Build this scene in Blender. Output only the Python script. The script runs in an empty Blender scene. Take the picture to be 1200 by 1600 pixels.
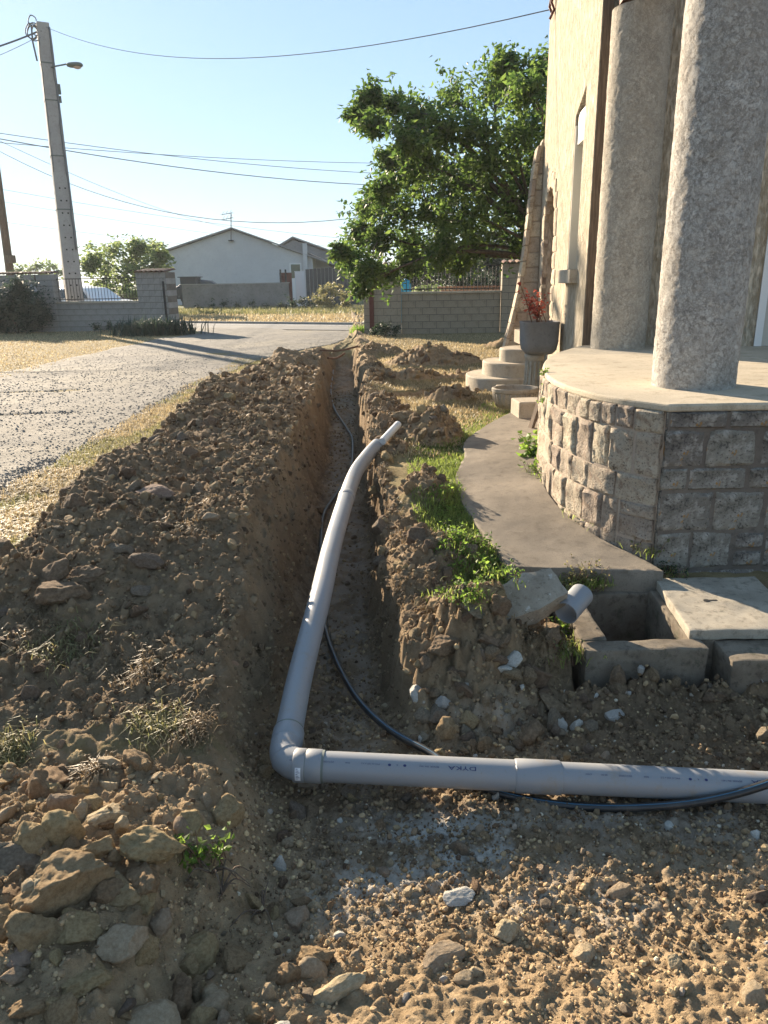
import bpy, bmesh, math, random
import numpy as np
from mathutils import Vector, Matrix, Euler, Quaternion

# ------------------------------------------------------------------ camera, sky, sun, exposure
SC = bpy.context.scene
COL = SC.collection
random.seed(7)
RNG = np.random.default_rng(11)

F_PX, PITCH, ROLL, EYE = 1155.0, math.radians(17.4), math.radians(1.0), 1.55
fwd = np.array([0, math.cos(PITCH), -math.sin(PITCH)])
_r0 = np.array([1., 0, 0]); _u0 = np.cross(_r0, fwd)
rgt = math.cos(ROLL) * _r0 - math.sin(ROLL) * _u0
upv = math.sin(ROLL) * _r0 + math.cos(ROLL) * _u0
EYEP = np.array([0, 0, EYE])
cam_d = bpy.data.cameras.new('camera'); cam = bpy.data.objects.new('camera', cam_d); COL.objects.link(cam)
cam_d.sensor_fit = 'VERTICAL'; cam_d.sensor_height = 36.0; cam_d.sensor_width = 27.0
cam_d.lens = 36.0 * F_PX / 1600.0
cam_d.clip_start = 0.05; cam_d.clip_end = 3000
cam.matrix_world = Matrix(((rgt[0], upv[0], -fwd[0], 0), (rgt[1], upv[1], -fwd[1], 0), (rgt[2], upv[2], -fwd[2], EYE), (0, 0, 0, 1)))
SC.camera = cam

SUN_AZ, SUN_EL = math.radians(34), math.radians(18.6)      # azimuth left of the view direction
world = bpy.data.worlds.new('World'); SC.world = world; world.use_nodes = True
wn = world.node_tree; bg = wn.nodes['Background']
sky = wn.nodes.new('ShaderNodeTexSky'); sky.sky_type = 'NISHITA'; sky.sun_disc = False
sky.sun_elevation = SUN_EL; sky.sun_rotation = -SUN_AZ
sky.air_density = 1.0; sky.dust_density = .15; sky.ozone_density = 2.0; sky.altitude = 30
gam = wn.nodes.new('ShaderNodeGamma'); gam.inputs[1].default_value = .45; wn.links.new(sky.outputs[0], gam.inputs[0]); tnt = wn.nodes.new('ShaderNodeMix'); tnt.data_type = 'RGBA'; tnt.blend_type = 'MULTIPLY'; tnt.inputs[0].default_value = 1; tnt.inputs[7].default_value = (.75, .905, 1.05, 1); wn.links.new(gam.outputs[0], tnt.inputs[6]); wn.links.new(tnt.outputs[2], bg.inputs[0]); bg.inputs[1].default_value = 0.135
sun_d = bpy.data.lights.new('sun', 'SUN'); sun = bpy.data.objects.new('sun', sun_d); COL.objects.link(sun)
sun_d.energy = 5.0; sun_d.angle = math.radians(0.5); sun_d.color = (1.0, 0.83, 0.62)
SUNV = Vector((-math.sin(SUN_AZ) * math.cos(SUN_EL), math.cos(SUN_AZ) * math.cos(SUN_EL), math.sin(SUN_EL)))
sun.rotation_mode = 'QUATERNION'; sun.rotation_quaternion = SUNV.to_track_quat('Z', 'Y'); sun.location = (-20, 30, 30)
SC.view_settings.view_transform = 'Standard'; SC.view_settings.look = 'None'
SC.view_settings.exposure = 1.72; SC.view_settings.gamma = 1.0; SC.view_settings.use_curve_mapping = False
SC.cycles.max_bounces = 6; SC.cycles.diffuse_bounces = 4; SC.cycles.transparent_max_bounces = 6

def px(x, y):
    return fwd + rgt * (x - 600) / F_PX - upv * (y - 800) / F_PX
def onz(x, y, z=0.0):                                       # point of that height seen in that direction
    d = px(x, y); return EYEP + d * (z - EYE) / d[2]
def ony(x, y, Y):
    d = px(x, y); return EYEP + d * Y / d[1]

# ------------------------------------------------------------------ noise
_T = RNG.random((256, 256)); _J = RNG.random((256, 256, 2)); _R = RNG.random((256, 256))
def vnoise(x, y):
    xi = np.floor(x).astype(int); yi = np.floor(y).astype(int); fx = x - xi; fy = y - yi
    fx = fx * fx * fx * (fx * (fx * 6 - 15) + 10); fy = fy * fy * fy * (fy * (fy * 6 - 15) + 10)
    x0 = xi & 255; x1 = (xi + 1) & 255; y0 = yi & 255; y1 = (yi + 1) & 255
    a = _T[x0, y0] * (1 - fx) + _T[x1, y0] * fx; b = _T[x0, y1] * (1 - fx) + _T[x1, y1] * fx
    return (a * (1 - fy) + b * fy) * 2 - 1
def fbm(x, y, s, o=4, g=.5):
    t = 0; a = 1; n = 0
    for i in range(o):
        t = t + a * vnoise(x / s + 17.3 * i, y / s + 31.7 * i); n += a; a *= g; s *= .5
    return t / n
def lumps(x, y, s, p=.9):                                    # rounded clods of random height on a jittered lattice
    X = x / s; Y = y / s; xi = np.floor(X).astype(int); yi = np.floor(Y).astype(int); best = np.zeros_like(X)
    for dx in (-1, 0, 1):
        for dy in (-1, 0, 1):
            cx = xi + dx; cy = yi + dy; j = _J[cx & 255, cy & 255]; r = _R[cx & 255, cy & 255]
            ex = X - cx - j[..., 0]; ey = Y - cy - j[..., 1]; th = 6.283 * _T[cx & 255, cy & 255]; c_, s_ = np.cos(th), np.sin(th)
            u = ex * c_ + ey * s_; v = ey * c_ - ex * s_; rad = .32 + .5 * r
            q = np.maximum.reduce([np.abs(u), np.abs(v) * 1.25, np.abs(u + v) * .72, np.abs(u - .8 * v) * .8])
            hh = np.clip((rad - q) * 1.9, 0, rad * .85) * (1 + .55 * (u * (r - .3) + v * .6) / rad)
            best = np.maximum(best, np.where(r < p, hh, 0) * (.45 + .75 * r))
    return best
_T3 = RNG.random((32, 32, 32))
def vnoise3(p):
    i = np.floor(p).astype(int); f = p - i; f = f * f * (3 - 2 * f); r = 0
    for a in (0, 1):
        for b in (0, 1):
            for c in (0, 1):
                w = (f[:, 0] if a else 1 - f[:, 0]) * (f[:, 1] if b else 1 - f[:, 1]) * (f[:, 2] if c else 1 - f[:, 2])
                r = r + w * _T3[(i[:, 0] + a) & 31, (i[:, 1] + b) & 31, (i[:, 2] + c) & 31]
    return r * 2 - 1
def fbm3(p, s, o=4, g=.5):
    t = 0; a = 1.; n = 0
    for k in range(o):
        t = t + a * vnoise3(p / s + 11.7 * k); n += a; a *= g; s *= .5
    return t / n
def S(t):
    t = np.clip(t, 0, 1); return t * t * (3 - 2 * t)

# ------------------------------------------------------------------ the lie of the land
def xc(y): return -.25 - .046 * (y - 4)                      # trench centre line
def zones(x, y):
    """height, and masks of what lies there"""
    x = np.asarray(x, float); y = np.asarray(y, float)
    wob = .05 * fbm(x * .2, y, .9, 3)
    d = x - xc(y) + wob
    d = d + S((.75 - np.abs(d)) / .3) * S((np.abs(d) - .12) / .1) * (.055 * fbm(x * .8, y, .22, 4, .6) + .06 * (lumps(x * .7 + 2, y, .16, .8) - .2) + .035 * lumps(x + 6, y, .06, .8) + .02 * fbm(x, y, .05, 3))
    inr = S((y - 2.2) / .6) * S((18.2 - y) / .8)             # along the trench
    base = -.22 * S((5.8 - y) / 2.2) * S((d + .1) / .3)
    base = base - .14 * S((3.8 - y) / 1.2) * S((-.45 - x) / .2)
    base = base - .09 * S((x - .82) / .1) * S((4.05 - y) / .04)
    base = base + .012 * fbm(x, y, 1.7, 3)
    far = S((y - 9) / 6)
    # left spoil bank
    xo = np.interp(y, [0, 9, 12, 14.5, 17.5, 20], [-2.36, -2.38, -2.2, -1.85, -1.25, -1.0]) + .16 * fbm(x * .3, y, .8, 3)
    lip = xc(y) - .56 + .09 * fbm(x * .2 + 9, y, .7, 3)
    u = (x - xo) / np.maximum(lip - xo, .2)
    hl = np.interp(y, [0, 2.3, 3.2, 4.2, 5.2, 9, 12, 15, 18.2], [.0, .0, .05, .20, .30, .33, .26, .15, .05]) * (1 + .45 * fbm(x + 5, y, 1.3, 3))
    bankL = hl * S(u / .26) * (1 - .50 * S((u - .3) / .7))
    bankL = np.where((u > 0) & (u < 1.25), bankL, 0) + .06 * np.exp(-((x - lip + .15) / .2) ** 2) * S((y - 3.2) / .8) * S((17.8 - y))
    # right spoil ridge
    gap = S((np.abs(y - 10.5) - .25) / .35)
    hr = np.interp(y, [3.0, 4, 6, 8, 10, 13, 16, 18.2], [.03, .06, .07, .11, .11, .14, .13, .06]) * np.maximum(.1, 1 + 1.3 * fbm(x + 33, y, .7, 3))
    bankR = hr * S((d - .2) / .22) * S((.84 + .2 * fbm(x, y + 7, .7, 3) - d) / .4) * gap
    def mound(cx, cy, rx, ry, h):
        q = np.sqrt(((x - cx) / rx) ** 2 + ((y - cy) / ry) ** 2)
        return h * (1 - S(q)) * (1 + .5 * fbm(x, y, .35, 3))
    ms = mound(.95, 14.2, 1.25, .8, .32) + mound(.0, 16.6, .7, .8, .26) + mound(.5, 7.4, .42, .7, .26) + mound(.9, 9.8, .5, .4, .22) + mound(.45, 12.0, .8, .45, .16) + mound(1.3, 12.0, .6, .3, .11) \
        + mound(-1.75, 13.2, .75, 1.4, .20) + mound(.33, 5.4, .3, .5, .12) + mound(.42, 4.3, .35, .4, .13) + mound(.46, 3.42, .30, .28, .17) + mound(3.0, 17.6, .9, .5, .22)
    # side trench to the right at y = 10.5
    side = S((d - .1) / .2) * S((1.5 - x) / .5) * S((.34 - np.abs(y - 10.5 - .25 * x)) / .2) * .34
    z = base + bankL + bankR + ms - side
    # main trench
    flo = -.53 + .16 * S((y - 9) / 8) + .03 * fbm(x, y, .5, 3)
    wl = np.interp(y, [2, 6, 10], [.40, .38, .24])
    cut = S((d - .19) / .13) + S((-d - .19) / wl)
    cut = np.clip(cut, 0, 1)
    cut = 1 - (1 - cut) * inr
    z = z * cut + flo * (1 - cut)
    # wide excavation in front, running off to the right
    fl2 = -.43 + .035 * fbm(x, y, .8, 3) + .12 * S((1.95 - y) / .8)
    yn = 3.30 + .12 * S((x - .55) / .25) + .06 * fbm(x, y * .3, .5, 3) + .05 * fbm(x, y * .3, .16, 3)
    eN = S((yn - y) / .42)                                    # 0 north of the cut, 1 on the floor
    xw = np.interp(y, [.5, 1.5, 1.9, 2.3, 2.6, 2.9], [-.62, -.55, -.47, -.43, -.46, -.5]) + .05 * fbm(x, y, .4, 3)
    eW = S((x - (xw - .26)) / .26)
    e = eN * eW
    nearl = S((2.62 + .08 * fbm(x, y, .5, 2) - y) / .4)       # the turf edge on the left and the stones below it
    zl = z - .07 * nearl * S((-.45 - x) / .2) - .0 * x
    zl = zl + nearl * .10 * np.exp(-((x + 1.0) / .42) ** 2 - ((y - 1.85) / .40) ** 2) * (1 + .5 * fbm(x, y, .3, 3))
    z = zl * (1 - e) + fl2 * e
    soil = np.clip(np.maximum.reduce([S((bankL - .02) / .06), S((bankR - .015) / .05), S((ms - .02) / .05), (1 - cut) * 1.0, S(side / .05), e, nearl * (x < 0) * (x > -2.6), S((.42 - np.abs(d)) / .1) * inr]), 0, 1)
    soil = np.maximum(soil, S((xc(y) - .1 - x) / .1) * S((x - xo) / .25) * S((y - 2.0)) * S((17.9 - y) / .5))
    soil = np.maximum(soil, S((3.8 - y) / .2) * (x > -.1) * S((1.0 - x) / .05) * (y > 2))
    soil = np.maximum(soil, S((4.1 - y) / .1) * (x > .8) * (y > 2))
    tr = (1 - cut); 
    loose = soil * (1 - .5 * tr) * (1 - .45 * e) * (1 + 1.6 * S((y - 2.7) / .2) * S((3.8 - y) / .3) * S((x - .05) / .15))
    # clods and crumbs
    g = np.clip((9 - y) / 5, 0, 1)
    hole = (x > .93) & (x < 1.68) & (y > 3.2) & (y < 4.06)
    z = z + loose * (.055 * lumps(x, y, .19, .75) * (1 - .6 * e) + .05 * lumps(x + 3, y + 5, .085, .8) * (1 - .5 * e) + .032 * lumps(x + 1, y + 2, .037, .8) * (.3 + .7 * g)
                     + .018 * fbm(x, y, .11, 4) + .016 * fbm(x + 4, y, .055, 4, .65) * g) + soil * (.010 * fbm(x, y, .03, 3) * g + .015 * lumps(x + 8, y, .02, .6) * S((3.6 - y) / 1.2))
    z = z + tr * .03 * fbm(x, y, .16, 4) + (1 - soil) * .008 * fbm(x, y, .12, 3) * S((24 - y) / 4)
    z = np.where(hole, -1.3, z)
    return z, soil, tr, e, d, u, nearl
def H(x, y): return zones(x, y)[0]
def hit(qx, qy, t0=1.2, t1=30):
    dr = px(qx, qy); t = np.geomspace(t0, t1, 1600); p = EYEP[None] + t[:, None] * dr[None]
    z = H(p[:, 0], p[:, 1]); k = np.argmax(p[:, 2] < z)
    q = p[k]; return Vector((q[0], q[1], z[k])), t[k]

# ------------------------------------------------------------------ material helpers
class NT:
    def __init__(s, name):
        s.m = bpy.data.materials.new(name); s.m.use_nodes = True; s.t = s.m.node_tree; s.b = s.t.nodes['Principled BSDF']; s.out = s.t.nodes['Material Output']
        s.tc = s.t.nodes.new('ShaderNodeTexCoord'); s.co = s.tc.outputs['Object']
    def n(s, kind, **kw):
        o = s.t.nodes.new('ShaderNode' + kind)
        for k, v in kw.items(): setattr(o, k, v)
        return o
    def l(s, a, b): s.t.links.new(a, b)
    def set(s, sock, v):
        if hasattr(v, 'is_linked') or isinstance(v, bpy.types.NodeSocket): s.l(v, sock)
        else: sock.default_value = v
    def mapv(s, sc=(1, 1, 1), v=None):
        o = s.n('Mapping'); s.l(v or s.co, o.inputs[0]); o.inputs['Scale'].default_value = sc; return o.outputs[0]
    def noise(s, scale, det=4, rough=.55, v=None, dist=0):
        o = s.n('TexNoise'); s.l(v or s.co, o.inputs['Vector']); o.inputs['Scale'].default_value = scale; o.inputs['Detail'].default_value = det
        o.inputs['Roughness'].default_value = rough; o.inputs['Distortion'].default_value = dist; return o.outputs['Fac']
    def vor(s, scale, feat='F1', v=None, out='Distance', rnd=1):
        o = s.n('TexVoronoi', feature=feat); s.l(v or s.co, o.inputs['Vector']); o.inputs['Scale'].default_value = scale; o.inputs['Randomness'].default_value = rnd; return o.outputs[out]
    def ramp(s, f, stops):
        o = s.n('ValToRGB'); s.l(f, o.inputs[0]); e = o.color_ramp.elements
        while len(e) < len(stops): e.new(.5)
        for k, (p, c) in zip(e, stops):
            k.position = p; k.color = (c, c, c, 1) if isinstance(c, (int, float)) else (*c, 1)
        return o.outputs[0]
    def mix(s, f, a, b, mode='MIX'):
        o = s.n('Mix', data_type='RGBA', blend_type=mode); s.set(o.inputs[0], f)
        for i, v in ((6, a), (7, b)):
            s.set(o.inputs[i], (*v, 1) if isinstance(v, tuple) and len(v) == 3 else v)
        return o.outputs[2]
    def math(s, op, a, b=0.0, clamp=False):
        o = s.n('Math', operation=op, use_clamp=clamp); s.set(o.inputs[0], a); s.set(o.inputs[1], b); return o.outputs[0]
    def attr(s, name, out='Fac'):
        o = s.n('Attribute', attribute_name=name); return o.outputs[out]
    def rand(s): return s.n('ObjectInfo').outputs['Random']
    def bump(s, h, st=.5, dist=.01, prev=None):
        o = s.n('Bump'); s.l(h, o.inputs['Height']); o.inputs['Strength'].default_value = st; o.inputs['Distance'].default_value = dist
        if prev: s.l(prev, o.inputs['Normal'])
        return o.outputs[0]
    def fin(s, col, rough=.9, nrm=None, spec=.3, metal=0, transl=0, tcol=None):
        s.set(s.b.inputs['Base Color'], (*col, 1) if isinstance(col, tuple) else col); s.set(s.b.inputs['Roughness'], rough)
        s.b.inputs['Specular IOR Level'].default_value = spec; s.b.inputs['Metallic'].default_value = metal
        if nrm: s.l(nrm, s.b.inputs['Normal'])
        if transl:
            t = s.n('BsdfTranslucent'); s.set(t.inputs[0], (*tcol, 1) if isinstance(tcol, tuple) else (tcol or col)); mx = s.n('MixShader'); mx.inputs[0].default_value = transl
            s.l(s.b.outputs[0], mx.inputs[1]); s.l(t.outputs[0], mx.inputs[2]); s.l(mx.outputs[0], s.out.inputs[0])
        return s.m

def hsv_var(s, col, amt_v=.3, amt_h=.03, f=None):
    o = s.n('HueSaturation'); s.set(o.inputs['Color'], (*col, 1) if isinstance(col, tuple) else col); f = f or s.rand()
    s.l(s.math('ADD', s.math('MULTIPLY', f, amt_v * 2), 1 - amt_v), o.inputs['Value'])
    s.l(s.math('ADD', s.math('MULTIPLY', f, amt_h * 2), .5 - amt_h), o.inputs['Hue'])
    return o.outputs[0]

M = {}
def make_materials():
    # soil: attributes soil, tan (dry and pale), red, chalk; grass base where there is no soil
    s = NT('ground_soil')
    n1 = s.noise(2.2, 6, .6); n2 = s.noise(14, 6, .65); n3 = s.noise(90, 5, .7); n4 = s.noise(420, 3, .7)
    dark = s.mix(s.ramp(n2, [(.3, 0), (.7, 1)]), (.125, .087, .053), (.275, .195, .12))
    tan = s.mix(s.ramp(n2, [(.3, 0), (.68, 1)]), (.28, .195, .11), (.50, .37, .225))
    red = s.mix(s.ramp(n1, [(.35, 0), (.65, 1)]), (.19, .132, .082), (.34, .25, .163))
    red = s.mix(s.ramp(n2, [(.42, 0), (.62, .8)]), red, (.075, .053, .036)); red = s.mix(s.ramp(n3, [(.60, 0), (.70, .6)]), red, (.34, .27, .19))
    f = s.math('ADD', s.attr('tan'), s.math('MULTIPLY', s.math('SUBTRACT', n1, .5), 1.1), True)
    c = s.mix(f, dark, tan)
    c = s.mix(s.attr('red'), c, red)
    c = s.mix(s.ramp(n3, [(.58, 0), (.72, .55)]), c, (.36, .29, .20))
    c = s.mix(s.ramp(n4, [(.30, .55), (.48, 0)]), c, (.05, .036, .024))
    ck = s.math('MULTIPLY', s.attr('chalk'), s.ramp(s.noise(7, 7, .66), [(.42, 0), (.56, 1)]), True)
    c = s.mix(ck, c, (.56, .53, .47))
    gr = s.mix(s.ramp(s.noise(5, 5, .6), [(.35, 0), (.65, 1)]), (.22, .168, .085), (.35, .275, .148))
    gg = s.mix(s.ramp(s.noise(40, 4, .6), [(.3, 0), (.7, 1)]), (.06, .075, .022), (.13, .14, .05))
    gf = s.math('ADD', s.attr('green'), s.math('MULTIPLY', s.math('SUBTRACT', s.noise(1.4, 5, .6), .5), .9), True)
    gr = s.mix(gf, gr, gg)
    gr = s.mix(s.ramp(n3, [(.3, .6), (.5, 0)]), gr, (.09, .065, .035))
    sf = s.ramp(s.math('ADD', s.attr('soil'), s.math('MULTIPLY', s.math('SUBTRACT', n2, .5), .8)), [(.35, 0), (.6, 1)])
    c = s.mix(sf, gr, c)
    b = s.bump(n2, .5, .035); b = s.bump(n3, .9, .014, b); b = s.bump(n4, .8, .005, b)
    M['soil'] = s.fin(c, .95, b, .15)

    def rock(name, c0, c1, c2, sc=1.0, crust=.5):
        s = NT(name); n1 = s.noise(6 * sc, 6, .62); n2 = s.noise(38 * sc, 6, .68); n3 = s.noise(170 * sc, 4, .7)
        c = s.mix(s.ramp(n1, [(.35, 0), (.62, 1)]), c0, c1); c = s.mix(s.ramp(n2, [(.5, 0), (.7, crust)]), c, c2)
        c = s.mix(s.ramp(n3, [(.3, .5), (.5, 0)]), c, tuple(v * .45 for v in c0)); c = hsv_var(s, c, .22, .012)
        b = s.bump(n1, .4, .02); b = s.bump(n2, .7, .010, b); b = s.bump(n3, .5, .003, b)
        return s.fin(c, .93, b, .2)
    M['clod'] = rock('dry_clod', (.12, .084, .052), (.25, .178, .112), (.35, .258, .165))
    M['clod_tan'] = rock('tan_clod', (.22, .15, .08), (.37, .268, .15), (.47, .355, .22))
    M['limestone'] = rock('dusty_limestone', (.34, .255, .16), (.48, .38, .26), (.17, .12, .075), 1, .6)
    M['greystone'] = rock('grey_stone', (.15, .116, .082), (.26, .205, .148), (.10, .076, .052), 1.2, .6)
    M['chalk'] = rock('chalk_stone', (.46, .43, .37), (.62, .60, .55), (.3, .26, .2), 1.5, .4)
    M['pinkstone'] = rock('pinkish_stone', (.29, .205, .15), (.38, .285, .215), (.2, .14, .1), 1.2, .4)
    M['flint'] = rock('terracotta_shard', (.42, .26, .16), (.5, .34, .22), (.36, .22, .13), 1.5, .4)

    s = NT('driveway_gravel'); v = s.vor(70, 'F1'); vc = s.vor(70, 'F1', out='Color'); n = s.noise(.5, 5, .6); n2 = s.noise(30, 4)
    g = s.n('SeparateColor'); s.l(vc, g.inputs[0])
    c = s.mix(g.outputs[0], (.12, .113, .102), (.195, .184, .165)); c = s.mix(s.ramp(v, [(.5, 0), (.8, .6)]), c, (.11, .10, .086)); c = s.mix(s.ramp(s.noise(3, 6, .65), [(.42, 0), (.62, .55)]), c, (.16, .148, .128))
    c = s.mix(s.ramp(n, [(.45, 0), (.7, .5)]), c, (.30, .26, .19))
    b = s.bump(s.math('SUBTRACT', 1.0, v), .5, .008); b = s.bump(s.noise(11, 6, .7), .5, .03, b); b = s.bump(n2, .4, .006, b); M['gravel'] = s.fin(c, .9, b, .25)
    s = NT('gravel_chips'); M['chips'] = s.fin(hsv_var(s, (.20, .189, .17), .4, .01, s.attr('tint')), .85, None, .3)
    s = NT('crumbs'); M['crumb'] = s.fin(hsv_var(s, s.mix(s.attr('tan'), (.125, .087, .053), (.40, .29, .17)), .4, .01, s.attr('tint')), .95, s.bump(s.noise(200, 3), .5, .003), .15)
    s = NT('chalk_crumbs'); M['chalkcrumb'] = s.fin(hsv_var(s, (.40, .345, .265), .35, .015, s.attr('tint')), .95, s.bump(s.noise(150, 3), .5, .003), .15)

    s = NT('asphalt'); n = s.noise(80, 4, .7); n2 = s.noise(.7, 5, .6); c = s.mix(s.ramp(n, [(.3, 0), (.7, 1)]), (.10, .10, .10), (.19, .187, .18)); c = s.mix(s.ramp(n2, [(.5, 0), (.7, .5)]), c, (.24, .225, .19))
    M['asphalt'] = s.fin(c, .85, s.bump(n, .5, .006), .3)
    s = NT('road_paint'); n = s.noise(9, 5, .7); M['paint'] = s.fin(s.mix(s.ramp(n, [(.45, 0), (.6, 1)]), (.7, .7, .68), (.3, .3, .29)), .8)

    def concrete(name, c0, c1, stain, sc=1.0, spots=None, moss=None, rough=.88):
        s = NT(name); n1 = s.noise(1.6 * sc, 6, .62); n2 = s.noise(11 * sc, 6, .68); n3 = s.noise(120 * sc, 4, .7); n4 = s.noise(320 * sc, 2, .6)
        c = s.mix(s.ramp(n1, [(.35, 0), (.65, 1)]), c0, c1); c = s.mix(s.ramp(n2, [(.52, 0), (.7, .75)]), c, stain)
        c = s.mix(s.ramp(n3, [(.32, .5), (.46, 0)]), c, tuple(v * .35 for v in c0)); c = s.mix(s.ramp(n4, [(.6, 0), (.75, .35)]), c, tuple(min(.8, v * 1.6) for v in c1))
        if spots: c = s.mix(s.ramp(s.noise(5 * sc, 5, .6), [(.60, 0), (.68, .8)]), c, spots)
        if moss: c = s.mix(s.ramp(s.noise(3.1 * sc, 7, .72), [(.55, 0), (.66, .7)]), c, moss)
        b = s.bump(n2, .25, .012); b = s.bump(n3, .55, .005, b); b = s.bump(n4, .4, .002, b)
        return s.fin(c, rough, b, .25)
    M['patio'] = concrete('path_concrete', (.175, .147, .114), (.265, .225, .175), (.115, .095, .073))
    M['steps'] = concrete('step_concrete', (.36, .31, .24), (.48, .42, .33), (.24, .20, .15))
    M['terrace'] = concrete('terrace_concrete', (.42, .36, .27), (.55, .47, .35), (.27, .22, .15), .8)
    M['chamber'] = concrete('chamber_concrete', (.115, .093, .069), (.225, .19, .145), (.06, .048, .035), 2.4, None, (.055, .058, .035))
    M['cover'] = concrete('cover_concrete', (.27, .24, .19), (.42, .375, .30), (.12, .105, .08), 2.2)
    M['basin'] = concrete('basin_concrete', (.28, .24, .19), (.38, .33, .26), (.14, .12, .09), 3)
    M['pot'] = concrete('pot_grey', (.20, .197, .195), (.26, .255, .25), (.16, .157, .155), 2)
    M['slab'] = concrete('broken_slab', (.24, .20, .15), (.36, .31, .24), (.12, .09, .06), 4, (.50, .46, .40))
    M['pole_concrete'] = concrete('pole_concrete', (.34, .32, .30), (.42, .40, .37), (.27, .255, .24), .8)
    M['blockgrey'] = concrete('block_grey', (.25, .235, .215), (.33, .31, .285), (.2, .185, .165), .8)
    M['blocktan'] = concrete('block_tan', (.28, .235, .175), (.36, .305, .235), (.19, .155, .115), .8)
    M['mortar'] = concrete('mortar', (.36, .29, .23), (.45, .37, .295), (.25, .20, .155), 2)
    M['mortar_grey'] = concrete('mortar_grey', (.13, .108, .09), (.185, .157, .13), (.09, .075, .06), 2)
    M['fieldwall'] = concrete('field_wall', (.20, .19, .18), (.29, .275, .255), (.13, .12, .11), .6)
    M['gable'] = concrete('gable_render', (.50, .50, .50), (.57, .57, .56), (.46, .455, .45), .35)
    M['kerb'] = concrete('kerb', (.3, .29, .27), (.4, .38, .35), (.2, .19, .17), 1)

    def facing(name, c0, c1, c2, dark, orange):
        s = NT(name); n1 = s.noise(4, 6, .65); n2 = s.noise(16, 7, .72); n3 = s.noise(70, 5, .72); n4 = s.noise(7, 5, .6, dist=.5)
        c = s.mix(s.ramp(n1, [(.35, 0), (.65, 1)]), c0, c1); c = hsv_var(s, c, .22, .015)
        c = s.mix(s.ramp(n2, [(.5, 0), (.62, .85)]), c, c2); c = s.mix(s.ramp(s.noise(9, 8, .78), [(.36, .9), (.47, 0)]), c, dark); c = s.mix(s.ramp(n3, [(.33, .9), (.45, 0)]), c, dark)
        if orange: c = s.mix(s.ramp(n4, [(.60, 0), (.645, .9)]), c, orange)
        b = s.bump(n1, .35, .03); b = s.bump(n2, .6, .015, b); b = s.bump(n3, .7, .007, b)
        return s.fin(c, .92, b, .2)
    M['stone_sun'] = facing('tan_facing_stone', (.29, .24, .185), (.43, .37, .29), (.21, .15, .11), (.07, .05, .038), None)
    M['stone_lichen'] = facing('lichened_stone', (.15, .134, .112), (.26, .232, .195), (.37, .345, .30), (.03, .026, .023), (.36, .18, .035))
    M['stone_block'] = facing('buttress_block', (.40, .33, .245), (.51, .43, .33), (.33, .265, .195), (.2, .15, .1), None)

    s = NT('house_render'); v = s.mapv((1, 1, .28)); n1 = s.noise(28, 5, .65, v); n2 = s.noise(2, 5, .6); n3 = s.noise(90, 4, .7, v)
    c = s.mix(s.ramp(n1, [(.38, 0), (.58, 1)]), (.33, .275, .195), (.60, .525, .405)); c = s.mix(s.ramp(n2, [(.5, 0), (.75, .35)]), c, (.45, .37, .26))
    b = s.bump(s.ramp(n1, [(.4, 0), (.6, 1)]), .9, .02); b = s.bump(n3, .5, .006, b); M['render'] = s.fin(c, .92, b, .2)
    for key, ca, cb, dk, amt in (('roughcast', (.37, .345, .31), (.53, .505, .46), (.20, .176, .15), .62), ('roughcast_warm', (.42, .375, .305), (.53, .48, .395), (.26, .22, .17), .35)):
        s = NT('column_' + key); n0 = s.noise(9, 6, .66); n1 = s.noise(30, 5, .65); n2 = s.noise(2.5, 5, .6); n3 = s.noise(130, 4, .7)
        vv = s.n('TexVoronoi', feature='DISTANCE_TO_EDGE'); wv = s.n('TexNoise'); s.l(s.co, wv.inputs['Vector']); wv.inputs['Scale'].default_value = 18; wv.inputs['Detail'].default_value = 4
        av = s.n('VectorMath', operation='MULTIPLY_ADD'); s.l(wv.outputs['Color'], av.inputs[0]); av.inputs[1].default_value = (.11, .11, .11); s.l(s.co, av.inputs[2]); s.l(av.outputs[0], vv.inputs['Vector']); vv.inputs['Scale'].default_value = 13
        crack = s.ramp(vv.outputs['Distance'], [(0, 1), (.07, 0)]); crack = s.math('MULTIPLY', crack, s.ramp(n0, [(.46, 0), (.6, 1)]))
        pit = s.ramp(n1, [(.36, 1), (.45, 0)])
        pn = s.noise(20, 7, .66, dist=.3); pm = s.ramp(s.noise(38, 5, .65), [(.36, 0), (.48, 1)])
        lines = None
        for sc_, lv, th in ((13, .47, .012), (20, .50, .014), (31, .54, .017), (24, .44, .013)):
            q = s.ramp(s.math('ABSOLUTE', s.math('SUBTRACT', s.noise(sc_, 8, .68, dist=.25), lv)), [(0, 1), (th, 0)]); lines = q if lines is None else s.math('MAXIMUM', lines, q)
        crack = s.math('MULTIPLY', lines, s.ramp(s.noise(4, 5, .65), [(.30, .15), (.58, 1)]))
        c = s.mix(s.ramp(n0, [(.3, 0), (.7, 1)]), ca, cb); c = s.mix(s.ramp(pm, [(0, amt), (1, 0)]), c, dk)
        c = s.mix(s.math('MULTIPLY', crack, .78), c, (.125, .108, .09)); c = s.mix(s.ramp(n3, [(.3, .5), (.42, 0)]), c, (.17, .145, .12)); c = s.mix(s.ramp(n2, [(.48, 0), (.75, .5)]), c, (.30, .26, .205))
        hgt = s.math('SUBTRACT', pm, crack)
        b = s.bump(hgt, .6, .006); b = s.bump(n3, .5, .003, b); M[key] = s.fin(c, .93, b, .2)

    s = NT('terracotta_tile'); n = s.noise(8, 5, .65); M['tile'] = s.fin(hsv_var(s, s.mix(s.ramp(n, [(.4, 0), (.65, 1)]), (.20, .105, .07), (.13, .10, .08)), .25, .02), .9, s.bump(n, .4, .01), .2)
    s = NT('grey_pvc'); n = s.noise(5, 6, .7); n2 = s.noise(60, 4, .7)
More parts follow.
